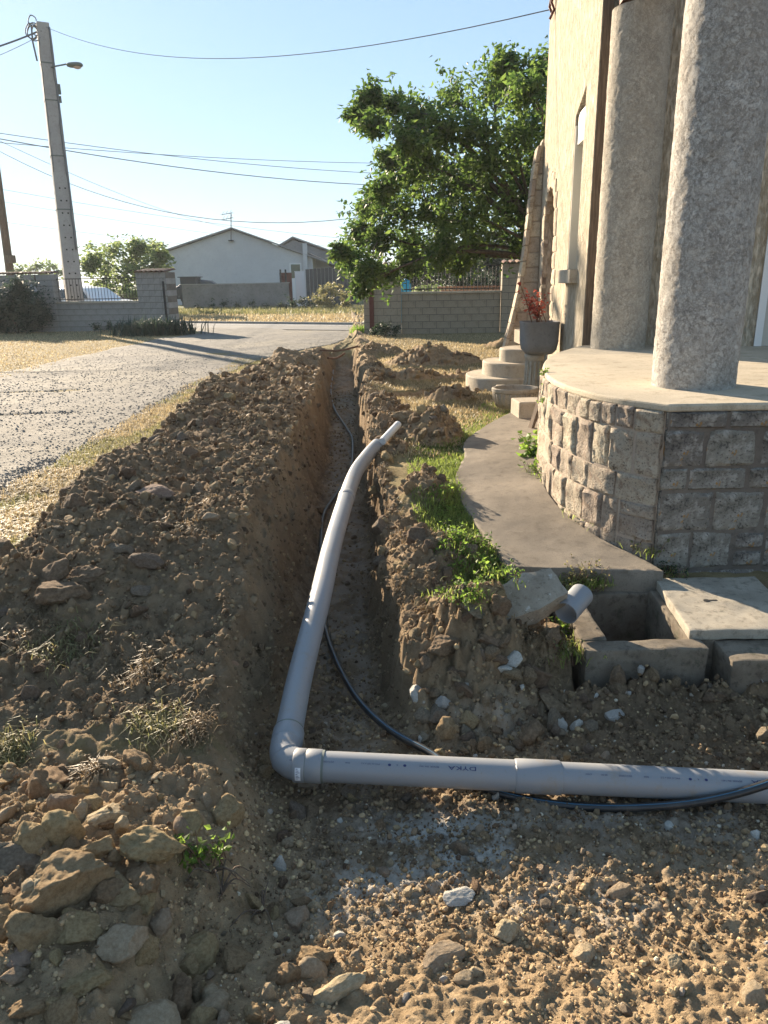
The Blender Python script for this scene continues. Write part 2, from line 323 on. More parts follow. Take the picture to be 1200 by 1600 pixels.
    c = s.mix(s.ramp(n, [(.5, 0), (.75, .45)]), (.235, .245, .258), (.29, .272, .245)); c = s.mix(s.ramp(n2, [(.62, 0), (.72, .55)]), c, (.2, .16, .12)); c = s.mix(s.ramp(s.noise(9, 7, .75), [(.55, 0), (.70, .6)]), c, (.24, .195, .145)); M['pvc'] = s.fin(c, s.ramp(n, [(.3, .33), (.7, .55)]), s.bump(n2, .05, .002), .5)
    s = NT('pale_pvc'); n = s.noise(8, 5, .7); M['pvc_pale'] = s.fin(s.mix(s.ramp(n, [(.5, 0), (.7, .5)]), (.55, .56, .56), (.4, .36, .3)), .5)
    s = NT('black_cable'); n = s.noise(12, 5, .7); M['cable'] = s.fin(s.mix(s.ramp(n, [(.5, 0), (.75, .5)]), (.022, .023, .024), (.12, .10, .08)), .38, None, .5)
    M['blueprint'] = NT('blue_print').fin((.025, .035, .11), .6); M['bluestripe'] = NT('blue_stripe').fin((.04, .12, .2), .5)
    M['sticker'] = NT('paper_sticker').fin((.72, .73, .75), .7)
    M['wire'] = NT('overhead_wire').fin((.15, .155, .16), .7)
    s = NT('dark_iron'); n = s.noise(20, 4, .7); M['iron'] = s.fin(s.mix(s.ramp(n, [(.5, 0), (.7, .7)]), (.03, .03, .03), (.085, .05, .035)), .7, None, .4)
    M['rust'] = NT('red_steel').fin((.12, .035, .025), .7); M['lampgrey'] = NT('lamp_shell').fin((.15, .17, .15), .6); M['lens'] = NT('lamp_lens').fin((.55, .42, .36), .25)
    s = NT('wood'); n = s.noise(10, 5, .65, s.mapv((6, 6, .5))); M['wood'] = s.fin(s.mix(s.ramp(n, [(.35, 0), (.65, 1)]), (.085, .06, .042), (.17, .125, .09)), .9, s.bump(n, .5, .006))
    s = NT('brown_beam'); n = s.noise(10, 5, .65, s.mapv((1, 6, 6))); M['beam'] = s.fin(s.mix(n, (.11, .04, .022), (.17, .07, .04)), .7)
    s = NT('bark'); n = s.noise(14, 6, .65, s.mapv((1, 1, .35))); M['bark'] = s.fin(s.mix(s.ramp(n, [(.35, 0), (.65, 1)]), (.045, .035, .027), (.115, .092, .072)), .95, s.bump(n, .6, .02))
    M['white'] = NT('white_paint').fin((.72, .72, .70), .6); M['shutter'] = NT('shutter_plastic').fin((.66, .64, .58), .5)
    s = NT('reveal_plaster'); n = s.noise(4, 5); M['reveal'] = s.fin(s.mix(n, (.45, .43, .37), (.56, .53, .46)), .9)
    M['glass'] = NT('window_glass').fin((.03, .04, .04), .08, None, .6); M['greenglass'] = NT('door_glass').fin((.10, .12, .08), .2)
    M['roofgrey'] = concrete('fibre_roof', (.20, .20, .20), (.27, .265, .26), (.16, .155, .15), .5); M['charcoal'] = NT('charcoal_sheet').fin((.055, .06, .065), .7)
    M['palewall'] = NT('pale_corrugated').fin((.50, .50, .49), .7); M['palegate'] = NT('pale_blue_panel').fin((.52, .58, .62), .7)
    M['bluebox'] = NT('blue_plastic').fin((.03, .30, .55), .5); M['terracotta'] = NT('orange_brick').fin((.36, .16, .08), .9)
    M['carwhite'] = NT('car_white').fin((.68, .69, .7), .25, None, .6); M['cardark'] = NT('car_dark').fin((.03, .04, .055), .25, None, .6); M['rubber'] = NT('rubber').fin((.02, .02, .02), .8)
    def leafmat(name, c0, c1, tr=.35, tc=None, rough=.55):
        s = NT(name); t = s.attr('tint'); c = s.mix(t, c0, c1); tcol = s.mix(t, tuple(min(1, v * 1.9) for v in c0), tuple(min(1, v * 1.9) for v in (tc or c1)))
        return s.fin(c, rough, None, .35, 0, tr, tcol)
    M['leaf'] = leafmat('cherry_leaf', (.038, .078, .017), (.13, .19, .042), .45)
    M['leaf_far'] = leafmat('far_leaf', (.09, .13, .045), (.20, .245, .085), .45)
    M['leaf_dark'] = leafmat('dark_leaf', (.018, .034, .016), (.045, .07, .03), .25)
    M['leaf_blue'] = leafmat('bluish_leaf', (.03, .05, .035), (.06, .085, .055), .25)
    M['weed'] = leafmat('weed_leaf', (.07, .13, .018), (.19, .28, .05), .5)
    M['grass'] = leafmat('lush_grass', (.09, .145, .022), (.27, .31, .08), .5)
    M['dry'] = leafmat('dry_grass', (.20, .152, .08), (.42, .34, .20), .35)
    M['turf'] = leafmat('turf_thatch', (.075, .052, .028), (.27, .19, .10), .25)
    M['verge'] = leafmat('verge_grass', (.10, .11, .04), (.30, .26, .12), .35)
    M['redleaf'] = leafmat('red_leaf', (.20, .035, .025), (.45, .13, .085), .4)
    M['root'] = NT('root').fin((.15, .085, .055), .9)
make_materials()

# ------------------------------------------------------------------ object helpers
def mesh_of(name, v, f, mat=None, smooth=False):
    m = bpy.data.meshes.new(name); m.from_pydata([tuple(p) for p in v], [], f)
    if mat: m.materials.append(M[mat] if isinstance(mat, str) else mat)
    if smooth: m.polygons.foreach_set('use_smooth', [True] * len(m.polygons))
    m.update(); return m
def mesh_np(name, v, faces, mat, smooth=False, attrs=None):
    """faces: int array (n, k) of equal corner count"""
    m = bpy.data.meshes.new(name); v = np.asarray(v, np.float32); f = np.asarray(faces, np.int32); k = f.shape[1]
    m.vertices.add(len(v)); m.vertices.foreach_set('co', v.ravel()); m.loops.add(f.size); m.loops.foreach_set('vertex_index', f.ravel())
    m.polygons.add(len(f)); m.polygons.foreach_set('loop_start', np.arange(0, f.size, k, dtype=np.int32)); m.polygons.foreach_set('loop_total', np.full(len(f), k, np.int32))
    m.polygons.foreach_set('use_smooth', np.full(len(f), smooth)); m.materials.append(M[mat]); m.update(calc_edges=True)
    for nm, a in (attrs or {}).items():
        at = m.attributes.new(nm, 'FLOAT', 'POINT'); at.data.foreach_set('value', np.asarray(a, np.float32))
    return m
def put(name, mesh, parent=None, loc=(0, 0, 0), rot=None, scale=None, label=None, cat=None, group=None, kind=None):
    o = bpy.data.objects.new(name, mesh); COL.objects.link(o); o.location = loc
    if rot is not None: o.rotation_euler = rot
    if scale is not None: o.scale = scale if hasattr(scale, '__len__') else (scale,) * 3
    if parent: o.parent = parent
    for k, vv in (('label', label), ('category', cat), ('group', group), ('kind', kind)):
        if vv: o[k] = vv
    return o
def thing(name, label, cat, loc=(0, 0, 0), rz=0, group=None):
    return put(name, None, None, loc, (0, 0, rz), None, label, cat, group)
class MB:
    def __init__(s): s.v = []; s.f = []
    def add(s, v, f):
        k = len(s.v); s.v += [tuple(p) for p in v]; s.f += [tuple(i + k for i in q) for q in f]; return s
    def box(s, c, d, rz=0, rot=None):
        x, y, z = d[0] / 2, d[1] / 2, d[2] / 2; R = rot or Matrix.Rotation(rz, 3, 'Z'); c = Vector(c)
        v = [c + R @ Vector(p) for p in [(-x, -y, -z), (x, -y, -z), (x, y, -z), (-x, y, -z), (-x, -y, z), (x, -y, z), (x, y, z), (-x, y, z)]]
        return s.add(v, [(0, 3, 2, 1), (4, 5, 6, 7), (0, 1, 5, 4), (1, 2, 6, 5), (2, 3, 7, 6), (3, 0, 4, 7)])
    def prism(s, poly, z0, z1):
        n = len(poly); zz0 = z0 if hasattr(z0, '__len__') else [z0] * n; zz1 = z1 if hasattr(z1, '__len__') else [z1] * n
        v = [(p[0], p[1], a) for p, a in zip(poly, zz0)] + [(p[0], p[1], a) for p, a in zip(poly, zz1)]
        return s.add(v, [tuple(range(n))[::-1], tuple(range(n, 2 * n))] + [(i, (i + 1) % n, n + (i + 1) % n, n + i) for i in range(n)])
    def tube(s, pts, r, n=8, cap=True):
        pts = [Vector(p) for p in pts]; rr = r if hasattr(r, '__len__') else [r] * len(pts); v = []; f = []
        t0 = (pts[1] - pts[0]).normalized(); a = t0.orthogonal().normalized()
        for i, p in enumerate(pts):
            t = (pts[min(i + 1, len(pts) - 1)] - pts[max(i - 1, 0)]).normalized(); a = (a - t * a.dot(t)).normalized(); b = t.cross(a)
            for k in range(n):
                th = 2 * math.pi * k / n; v.append(p + (a * math.cos(th) + b * math.sin(th)) * rr[i])
        for i in range(len(pts) - 1):
            for k in range(n):
                f.append((i * n + k, i * n + (k + 1) % n, (i + 1) * n + (k + 1) % n, (i + 1) * n + k))
        if cap: f += [tuple(range(n))[::-1], tuple(range((len(pts) - 1) * n, len(pts) * n))]
        return s.add(v, f)
    def lathe(s, prof, n=32, c=(0, 0, 0), sx=1, sy=1, cap=True):
        v = [(c[0] + r * sx * math.cos(2 * math.pi * k / n), c[1] + r * sy * math.sin(2 * math.pi * k / n), c[2] + z) for r, z in prof for k in range(n)]
        f = [(i * n + k, i * n + (k + 1) % n, (i + 1) * n + (k + 1) % n, (i + 1) * n + k) for i in range(len(prof) - 1) for k in range(n)]
        if cap: f += [tuple(range(n))[::-1], tuple(range((len(prof) - 1) * n, len(prof) * n))]
        return s.add(v, f)
    def mesh(s, name, mat, smooth=False): return mesh_of(name, s.v, s.f, mat, smooth)
def bevel(o, w=.01, seg=2):
    m = o.modifiers.new('bevel', 'BEVEL'); m.width = w; m.segments = seg; m.limit_method = 'ANGLE'; return o
def autosmooth(me, ang=35):
    me.polygons.foreach_set('use_smooth', [True] * len(me.polygons)); bm = bmesh.new(); bm.from_mesh(me)
    for e in bm.edges:
        if len(e.link_faces) == 2 and e.calc_face_angle(0) > math.radians(ang): e.smooth = False
    bm.to_mesh(me); bm.free(); return me
def roughen(o, cell=.03, amp=.005, w=.012, scale=.12):
    """break the edges and wear the faces of a cast block"""
    o.modifiers.clear(); bm = bmesh.new(); bm.from_mesh(o.data); bmesh.ops.bevel(bm, geom=bm.edges[:], offset=w, segments=2, affect='EDGES', profile=.6)
    bmesh.ops.triangulate(bm, faces=bm.faces[:])
    for _ in range(7):
        e = [q for q in bm.edges if q.calc_length() > cell]
        if not e: break
        bmesh.ops.subdivide_edges(bm, edges=e, cuts=1); bmesh.ops.triangulate(bm, faces=[f for f in bm.faces if len(f.verts) > 3])
    bm.to_mesh(o.data); bm.free(); co = np.empty(len(o.data.vertices) * 3, np.float32); o.data.vertices.foreach_get('co', co); co = co.reshape(-1, 3).astype(float)
    co += amp * np.stack([fbm3(co + k, scale, 4, .6) for k in (0, 7, 13)], 1); o.data.vertices.foreach_set('co', co.astype(np.float32).ravel()); autosmooth(o.data, 45); o.data.update(); return o
def spline(pts, n=40):
    """Catmull-Rom through the points"""
    p = [Vector(q) for q in pts]; p = [p[0] * 2 - p[1]] + p + [p[-1] * 2 - p[-2]]; out = []
    segs = len(p) - 3
    for i in range(segs):
        a, b, c, d = p[i:i + 4]; k = max(2, n // segs)
        for j in range(k):
            t = j / k; out.append(.5 * ((2 * b) + (c - a) * t + (2 * a - 5 * b + 4 * c - d) * t * t + (3 * b - a - 3 * c + d) * t ** 3))
    out.append(p[-2]); return out

def ico(sub):
    bm = bmesh.new(); bmesh.ops.create_icosphere(bm, subdivisions=sub, radius=1); v = np.array([q.co[:] for q in bm.verts]); f = np.array([[w.index for w in q.verts] for q in bm.faces]); bm.free(); return v, f
ICO = {k: ico(k) for k in (1, 2, 3, 4, 5)}
def rock_verts(sub, seed, cuts=9, rough=.10, an=(1, .85, .65), s=.9):
    r = np.random.default_rng(seed); v, f = ICO[sub]; v = v.copy()
    v = v * (1 + .22 * fbm3(v + seed * 3.1, 1.1, 2))[:, None]
    for _ in range(cuts):
        n = r.normal(size=3); n /= np.linalg.norm(n); d = r.uniform(.5, .86); q = v @ n; k = q > d; v[k] -= np.outer(q[k] - d, n) * .93
    if rough: v = v * (1 + rough * fbm3(v + seed * 7.7, s * .5, 6, .62))[:, None]
    return v * np.array(an), f
ROCKS = {}
def rock_mesh(kind, i, mat):
    key = (kind, i, mat)
    if key not in ROCKS:
        an = [(1, .8, .62), (1, .9, .75), (1, .65, .55), (1, .95, .5)][i % 4]
        if kind == 'clod': v, f = rock_verts(4, 100 + i, 7, .34, an)
        elif kind == 'big': v, f = rock_verts(5, 200 + i, 13, .17, an, .7)
        elif kind == 'bigclod': v, f = rock_verts(5, 260 + i, 11, .34, an, .8)
        else: v, f = rock_verts(4, 300 + i, 15, .15, an, .6)
        me = mesh_np('stone', v, f, mat, True)
        ROCKS[key] = me
    return ROCKS[key]

def blades(name, pts, h, w, lean, mat, tint, n3=True, droop=.35, kind='stuff', parent=None, seed=1, up=None, **kw):
    """thin tapering blades rooted at the points"""
    r = np.random.default_rng(seed); n = len(pts); pts = np.asarray(pts, float); h = np.broadcast_to(h, n) * r.uniform(.55, 1.25, n); az = r.uniform(0, 2 * np.pi, n)
    dv = np.stack([np.cos(az), np.sin(az), np.zeros(n)], 1); sd = np.stack([-np.sin(az), np.cos(az), np.zeros(n)], 1); ln = lean * r.uniform(.2, 1.6, n)
    W = np.broadcast_to(w, n)[:, None]
    U = np.array([0, 0, 1.])
    m1 = pts + dv * (h * ln * .35)[:, None] + U * (h * .55)[:, None]; tp = pts + dv * (h * ln)[:, None] + U * (h * np.maximum(.15, 1 - droop * ln))[:, None]
    v = np.stack([pts - sd * W, pts + sd * W, m1 + sd * W * .8, m1 - sd * W * .8, tp], 1).reshape(-1, 3)
    k = np.arange(n)[:, None] * 5; f = np.concatenate([k + [0, 1, 2], k + [0, 2, 3], k + [3, 2, 4]], 0)
    me = mesh_np(name, v, f, mat, False, {'tint': np.repeat(tint, 5)}); return put(name, me, parent, kind=kind, **kw)

def leaf_mesh(name, pts, ln, wd, mat, seed=1, droop=.5, tint=None, nrm=None):
    r = np.random.default_rng(seed); n = len(pts); az = r.uniform(0, 2 * np.pi, n); el = r.normal(-droop, .45, n); roll = r.normal(0, .6, n)
    ax = np.stack([np.cos(az) * np.cos(el), np.sin(az) * np.cos(el), np.sin(el)], 1)
    sd = np.stack([-np.sin(az), np.cos(az), np.zeros(n)], 1); up_ = np.cross(sd, ax); sd = sd * np.cos(roll)[:, None] + up_ * np.sin(roll)[:, None]; up_ = np.cross(sd, ax)
    L = (ln * r.uniform(.6, 1.25, n))[:, None]; Wd = (wd * r.uniform(.7, 1.2, n))[:, None]
    p = np.asarray(pts); mid = p + ax * L * .45
    v = np.stack([p, mid + sd * Wd + up_ * Wd * .25, p + ax * L - up_ * L * .12, mid - sd * Wd + up_ * Wd * .25], 1).reshape(-1, 3)
    k = np.arange(n)[:, None] * 4; f = np.concatenate([k + [0, 1, 2], k + [0, 2, 3]], 0)
    t = r.uniform(0, 1, n) ** 1.2 if tint is None else tint
    return mesh_np(name, v, f, mat, False, {'tint': np.repeat(t, 4)})

# ------------------------------------------------------------------ ground, trench and spoil
def stretch(a0, a1, d0, grow, lim):
    out = [a1]; d = d0
    while out[-1] < lim: d *= grow; out.append(out[-1] + d)
    return out[1:]
xs = list(np.arange(-2.75, 2.45, .0105)); xl = [-q for q in stretch(0, 2.75, .02, 1.09, 900)][::-1]; xr = stretch(0, xs[-1], .02, 1.09, 900)
XS = np.array(xl + xs + xr)
ys = [1.25]
while ys[-1] < 19: ys.append(ys[-1] + max(.0085, .0046 * ys[-1]))
YS = np.array([-q for q in stretch(0, -1.25, .03, 1.25, 300)][::-1] + ys + stretch(0, ys[-1], .09, 1.07, 1500))
def g_masks(X, Y, soil, tr, e, d, u, nearl):
    tan = .22 + .12 * fbm(X, Y, .6, 3)
    tan = tan + .75 * S((2.35 - Y) / .5) * (X > -.75) + .62 * nearl * (X < -.3) + .18 * (d > .1) * (Y > 2.9) + .12 * S((Y - 7) / 4)
    tan = tan - .35 * e * S((Y - 2.15) / .4) * S((X - .5) / .4)
    red = np.clip(.85 * tr * S((Y - 3) / 1) * (.5 + .5 * S((-d) / .3)) + .15 * tr, 0, 1)
    chalk = np.clip(1.35 * np.exp(-((X - .22) / .28) ** 2 - ((Y - 2.22) / .17) ** 2) + .75 * np.exp(-((X + .12) / .2) ** 2 - ((Y - 2.0) / .13) ** 2) + .30 * e * np.exp(-((Y - 2.3) / .2) ** 2) * S((X - .5) / .3) + .22 * tr * S((.2 - np.abs(d)) / .1)
                    + .35 * np.exp(-((X - .50) / .22) ** 2 - ((Y - 2.95) / .10) ** 2) + .7 * np.exp(-((X - .62) / .22) ** 2 - ((Y - 1.93) / .10) ** 2), 0, 1)
    strip = S((X - .15) / .3) * S((1.35 - X) / .3) * S((9.6 - Y) / 1.5)
    green = .95 * strip + .12 + .75 * S((Y - 34) / 4) * (Y > 30) + .25 * (X < -5) * S((Y - 23) / 3) + .08 * S((X + 3.3) / .3) * (X < -2.2) * (Y < 16) * S((9 - Y) / 3)
    return np.clip(tan, 0, 1), red, chalk, np.clip(green, 0, 1)
def build_ground():
    X, Y = np.meshgrid(XS, YS); z, soil, tr, e, d, u, nearl = zones(X, Y)
    z = np.where(Y > 26.5, z - .02, z)
    tan, red, chalk, green = g_masks(X, Y, soil, tr, e, d, u, nearl)
    ny, nx = X.shape; P = np.stack([X, Y, z], -1)
    du = np.gradient(P, axis=1); dv = np.gradient(P, axis=0); N = np.cross(du, dv); N /= np.linalg.norm(N, axis=-1, keepdims=True)
    idx = np.arange(ny * nx).reshape(ny, nx); quads = np.stack([idx[:-1, :-1], idx[:-1, 1:], idx[1:, 1:], idx[1:, :-1]], -1).reshape(-1, 4)
    c = lambda a: .25 * (a[:-1, :-1] + a[:-1, 1:] + a[1:, 1:] + a[1:, :-1]).ravel()
    cX, cY, cs, ct, ce, cd = c(X), c(Y), c(soil), c(tr), c(e), c(d)
    lab = np.zeros(len(quads), int)
    inner = (cs > .5) & (cY > .5) & (cY < 19.5)
    lab[inner & (cd < 0)] = 2; lab[inner & (cd >= 0)] = 3
    lab[inner & (cd > .3) & (np.hypot((cX - .95) / 1.5, (cY - 14.3) / 1.2) < 1)] = 4
    lab[((ct > .5) & (cd < .33)) | (ce > .5)] = 1
    lab[(cY < 1.95) & (cY > .2) & (lab == 0) & (cX > -.6) & (cX < 6)] = 1
    specs = [('ground', dict(kind='structure')), ('trench', dict(kind='structure')),
             ('spoil_heap', dict(label='long dark bank of dug soil and clods between the gravel drive and the trench', cat='soil heap')),
             ('spoil_heap', dict(label='lower ridge of crumbly soil and turf between the trench and the concrete path', cat='soil heap')),
             ('soil_mound', dict(label='rounded mound of loose soil beside the trench in front of the curved steps', cat='soil heap'))]
    out = []
    for i, (nm, kw) in enumerate(specs):
        q = quads[lab == i]; used, inv = np.unique(q, return_inverse=True); q = inv.reshape(-1, 4)
        me = mesh_np(nm, P.reshape(-1, 3)[used], q, 'soil', True, {'soil': soil.ravel()[used], 'tan': tan.ravel()[used], 'red': red.ravel()[used], 'chalk': chalk.ravel()[used], 'green': green.ravel()[used]})
        me.normals_split_custom_set_from_vertices(N.reshape(-1, 3)[used].astype(np.float32))
        out.append(put(nm, me, **kw))
    return out
GROUND, TRENCH, HEAP_L, HEAP_R, MOUND = build_ground()

# gravel drive, road, verge kerb
def drive_bounds(y):
    xr_ = np.interp(y, [1, 4, 12, 15, 17.6, 20, 23, 27.5], [-3.05, -3.0, -2.9, -2.7, -1.95, -1.15, -.62, -.62])
    xl_ = np.interp(y, [1, 12.2, 14.2, 22.4, 25, 26.5, 27.5], [-60, -45, -7.1, -6.6, -5.9, -6.5, -6.7])
    return xl_, xr_
def drive_z(X, Y): return .016 + .018 * fbm(X, Y, 2.2, 3) + .014 * fbm(X, Y, .35, 3)
def build_drive():
    yy = []; y = -6.0
    while y < 27.6: yy.append(y); y += max(.03, .008 * y)
    yy = np.array(yy); tt = np.r_[0, np.linspace(0, 1, 150)[1:] ** .5]; tt = np.linspace(0, 1, 160)
    a, b = drive_bounds(yy); a = a + .25 * fbm(yy * 0 + 3, yy, 1.2, 4) ; b = b + .10 * fbm(yy * 0, yy, .7, 4)
    tt = 1 - (1 - tt) ** 1.8 if True else tt
    X = a[:, None] + (b - a)[:, None] * tt[None]; Y = np.repeat(yy[:, None], 160, 1)
    z = drive_z(X, Y)
    z = z - .03 * np.exp(-((Y - 11.4 - .25 * fbm(X, Y, 1.5, 3)) / .06) ** 2) * S((X + 7.2) / 1) * S((-4.4 - X) / .5) - .025 * np.exp(-((Y - 9.3 - .2 * fbm(X + 4, Y, 1.2, 3)) / .05) ** 2) * S((X + 5.6) / .6) * S((-3.6 - X) / .5)
    z = z * S(np.minimum(tt, 1 - tt)[None] / .012 + .3)
    i = np.arange(X.size).reshape(X.shape); q = np.stack([i[:-1, :-1], i[:-1, 1:], i[1:, 1:], i[1:, :-1]], -1).reshape(-1, 4)
    put('driveway', mesh_np('driveway', np.stack([X, Y, z], -1).reshape(-1, 3), q, 'gravel', True), kind='structure')
build_drive()
far_e = [(-60, 56), (-30, 42), (-8.2, 31.3), (-.6, 27.6), (6, 26.4), (60, 18)]; near_e = [(-60, 51.5), (-30, 38.3), (-14, 32.9), (-7, 27.5), (-1, 24.7), (6, 23.2), (60, 14.5)]
def strip(name, A, B, z, mat, kind='structure'):
    mb = MB(); xa = np.linspace(-60, 60, 200); ya = np.interp(xa, [p[0] for p in A], [p[1] for p in A]); yb = np.interp(xa, [p[0] for p in B], [p[1] for p in B])
    v = [(x, y, z) for x, y in zip(xa, yb)] + [(x, y, z + .001) for x, y in zip(xa, ya)]; n = len(xa)
    mb.add(v, [(i, i + 1, n + i + 1, n + i) for i in range(n - 1)]); return put(name, mb.mesh(name, mat), kind=kind)
strip('road', far_e, near_e, .022, 'asphalt')
strip('road_line', [(x, y - .62) for x, y in far_e], [(x, y - .74) for x, y in far_e], .027, 'paint')
mb = MB(); xa = np.linspace(-60, 40, 101)
for i in range(100):
    y0, y1 = (np.interp(xa[j], [p[0] for p in far_e], [p[1] for p in far_e]) for j in (i, i + 1))
    mb.add([(xa[i], y0, -.05), (xa[i + 1] - .012, y1, -.05), (xa[i + 1] - .012, y1 + .14, -.05), (xa[i], y0 + .14, -.05), (xa[i], y0, .10), (xa[i + 1] - .012, y1, .10), (xa[i + 1] - .012, y1 + .14, .10), (xa[i], y0 + .14, .10)],
           [(0, 3, 2, 1), (4, 5, 6, 7), (0, 1, 5, 4), (1, 2, 6, 5), (2, 3, 7, 6), (3, 0, 4, 7)])
put('kerb', mb.mesh('kerb', 'kerb'), kind='structure')

# ------------------------------------------------------------------ stone porch terrace
def V2(p): return Vector((p[0], p[1]))
TOPZ, BOTZ = .85, -.42
EDGE = spline([(1.63, 4.18, 0), (1.41, 4.47, 0), (1.29, 4.82, 0), (1.235, 5.3, 0), (1.28, 5.9, 0), (1.44, 6.6, 0), (1.70, 7.3, 0), (2.08, 7.98, 0)], 84)
_s = [0]
for a, b in zip(EDGE, EDGE[1:]): _s.append(_s[-1] + (b - a).length)
def edge_at(s):
    x = np.interp(s, _s, [p.x for p in EDGE]); y = np.interp(s, _s, [p.y for p in EDGE]); e = .03
    t = Vector((np.interp(s + e, _s, [p.x for p in EDGE]) - np.interp(s - e, _s, [p.x for p in EDGE]), np.interp(s + e, _s, [p.y for p in EDGE]) - np.interp(s - e, _s, [p.y for p in EDGE]))).normalized()
    return Vector((x, y)), t, Vector((-t.y, t.x))             # point, along, outward
terrace = thing('porch_terrace', 'raised porch terrace with curved wall of rough stones and a cement top', 'terrace', (2.4, 5.6, BOTZ))
def wch(o, root):
    o.parent = root; o.matrix_parent_inverse = (Matrix.Translation(root.location) @ root.rotation_euler.to_matrix().to_4x4()).inverted(); return o
poly = [(p.x, p.y) for p in EDGE][::-1]
inner = [(p.x - .001, p.y + .002) for p in EDGE]
core = inner[::-1] + [(1.66, 4.215), (6.6, 4.215), (6.6, 8.9), (2.3, 8.9)]
core = [(4.3, 8.9), (2.4, 8.3)] + inner[::-1][:-2] + [(1.655, 4.215), (6.6, 4.23), (6.6, 8.9)]
mb = MB().prism(core, BOTZ, TOPZ - .05); wch(put('core', mb.mesh('core', 'mortar')), terrace)
topp = [(4.3, 8.9), (2.4, 8.3)] + [(p.x, p.y) for p in EDGE][::-1] + [(6.6, 4.19), (6.6, 8.9)]
mb = MB().prism(topp, TOPZ - .045, TOPZ); wch(bevel(put('top_slab', mb.mesh('top_slab', 'terrace')), .012), terrace)

def stone_piece(w, h, seed, bulge=.03, n=6, proud=.03, inset=.18):
    """a dressed stone in its own x z plane, face towards -y, its back at y = 0.06: nearly flat, broken edges"""
    r = np.random.default_rng(seed); g = np.linspace(-1, 1, n + 1); g = np.sign(g) * np.abs(g) ** .8
    A, B = np.meshgrid(g, g); E_ = np.maximum(abs(A), abs(B)); o = r.uniform(0, 50)
    q = np.stack([A * w / 2 + o, 0 * A, B * h / 2 + o], -1).reshape(-1, 3); rel = fbm3(q, .13, 3).reshape(A.shape); rel2 = fbm3(q, .035, 2).reshape(A.shape)
    wob = fbm3(q + 9, .07, 2).reshape(A.shape) * .07 * min(w, h) * E_ ** 4
    y = -proud * (1 - .75 * np.clip((E_ - .86) / .14, 0, 1)) - bulge * (.35 + 1.3 * rel + .7 * rel2) * np.clip((1 - E_) / .16, 0, 1) ** .6 + .12 * (r.random() - .5) * A * w / 2
    v = np.stack([A * w / 2 - np.sign(A) * np.maximum(0, wob), y, B * h / 2 - np.sign(B) * np.maximum(0, wob)], -1).reshape(-1, 3).tolist(); f = []
    k = n + 1
    for j in range(n):
        for i in range(n): f.append((j * k + i, j * k + i + 1, (j + 1) * k + i + 1, (j + 1) * k + i))
    ring = [i for i in range(k)] + [j * k + n for j in range(1, k)] + [n * k + i for i in range(n - 1, -1, -1)] + [j * k for j in range(n - 1, 0, -1)]
    b0 = len(v); v += [(v[i][0], .06, v[i][2]) for i in ring]; m = len(ring)
    f += [(ring[(i + 1) % m], ring[i], b0 + i, b0 + (i + 1) % m) for i in range(m)]
    return v, f
_seed = 1
def lay_stone(pos, tang, outw, w, h, mat, parent, bulge=.03, n=6, name='stone', proud=.02):
    global _seed; _seed += 1
    v, f = stone_piece(w, h, _seed, bulge, n, proud)
    me = mesh_of(name, v, f, mat, True); autosmooth(me, 40)
    o = put(name, me); R = Matrix(((tang.x, -outw.x, 0, pos[0]), (tang.y, -outw.y, 0, pos[1]), (0, 0, 1, pos[2]), (0, 0, 0, 1)))
    o.matrix_world = R
    o.parent = parent; o.matrix_parent_inverse = Matrix.Translation(parent.location).inverted()
    return o
mb = MB().box((4.075, 4.197, (BOTZ + TOPZ - .05) / 2), (4.87, .018, TOPZ - .05 - BOTZ - .004)); wch(put('front_mortar', mb.mesh('front_mortar', 'mortar_grey')), terrace)
# curved face: irregular courses, some stones split, some standing across two courses
rr = random.Random(5)
SL = _s[-1]
courses = [(-.42, -.235), (-.215, -.005), (.015, .225), (.245, .40), (.42, .665), (.685, .805)]
busy = []
for ci, (z0, z1) in enumerate(courses):
    s = .035
    while s < SL - .1:
        w = rr.uniform(.10, .26) if ci not in (5,) else rr.uniform(.09, .19)
        w = min(w, SL - s)
        blocked = [b for b in busy if b[0] == ci and b[1] < s + w and b[2] > s]
        if blocked:
            if blocked[0][1] - s < .06: s = blocked[0][2] + .018; continue
            w = blocked[0][1] - s - .018
        tall = rr.random() < .22 and ci in (1, 2, 3) and not blocked and w < .2
        zz1 = courses[ci + 1][1] if tall else z1
        if tall: busy.append((ci + 1, s, s + w))
        parts = [(z0, zz1)]
        if not tall and z1 - z0 > .2 and rr.random() < .4:
            q = z0 + (z1 - z0) * rr.uniform(.35, .65); parts = [(z0, q - .008), (q + .008, z1)]
        for a, b in parts:
            p, t, o_ = edge_at(s + w / 2); o_ = -Vector((t.y, -t.x))
            j = rr.uniform(-.006, .006)
            lay_stone((p.x, p.y, (a + b) / 2 + j), t, o_, max(.05, w + .006), b - a + .010, 'stone_sun', terrace, .015, 9, 'stone', .008)
        s += w + .02
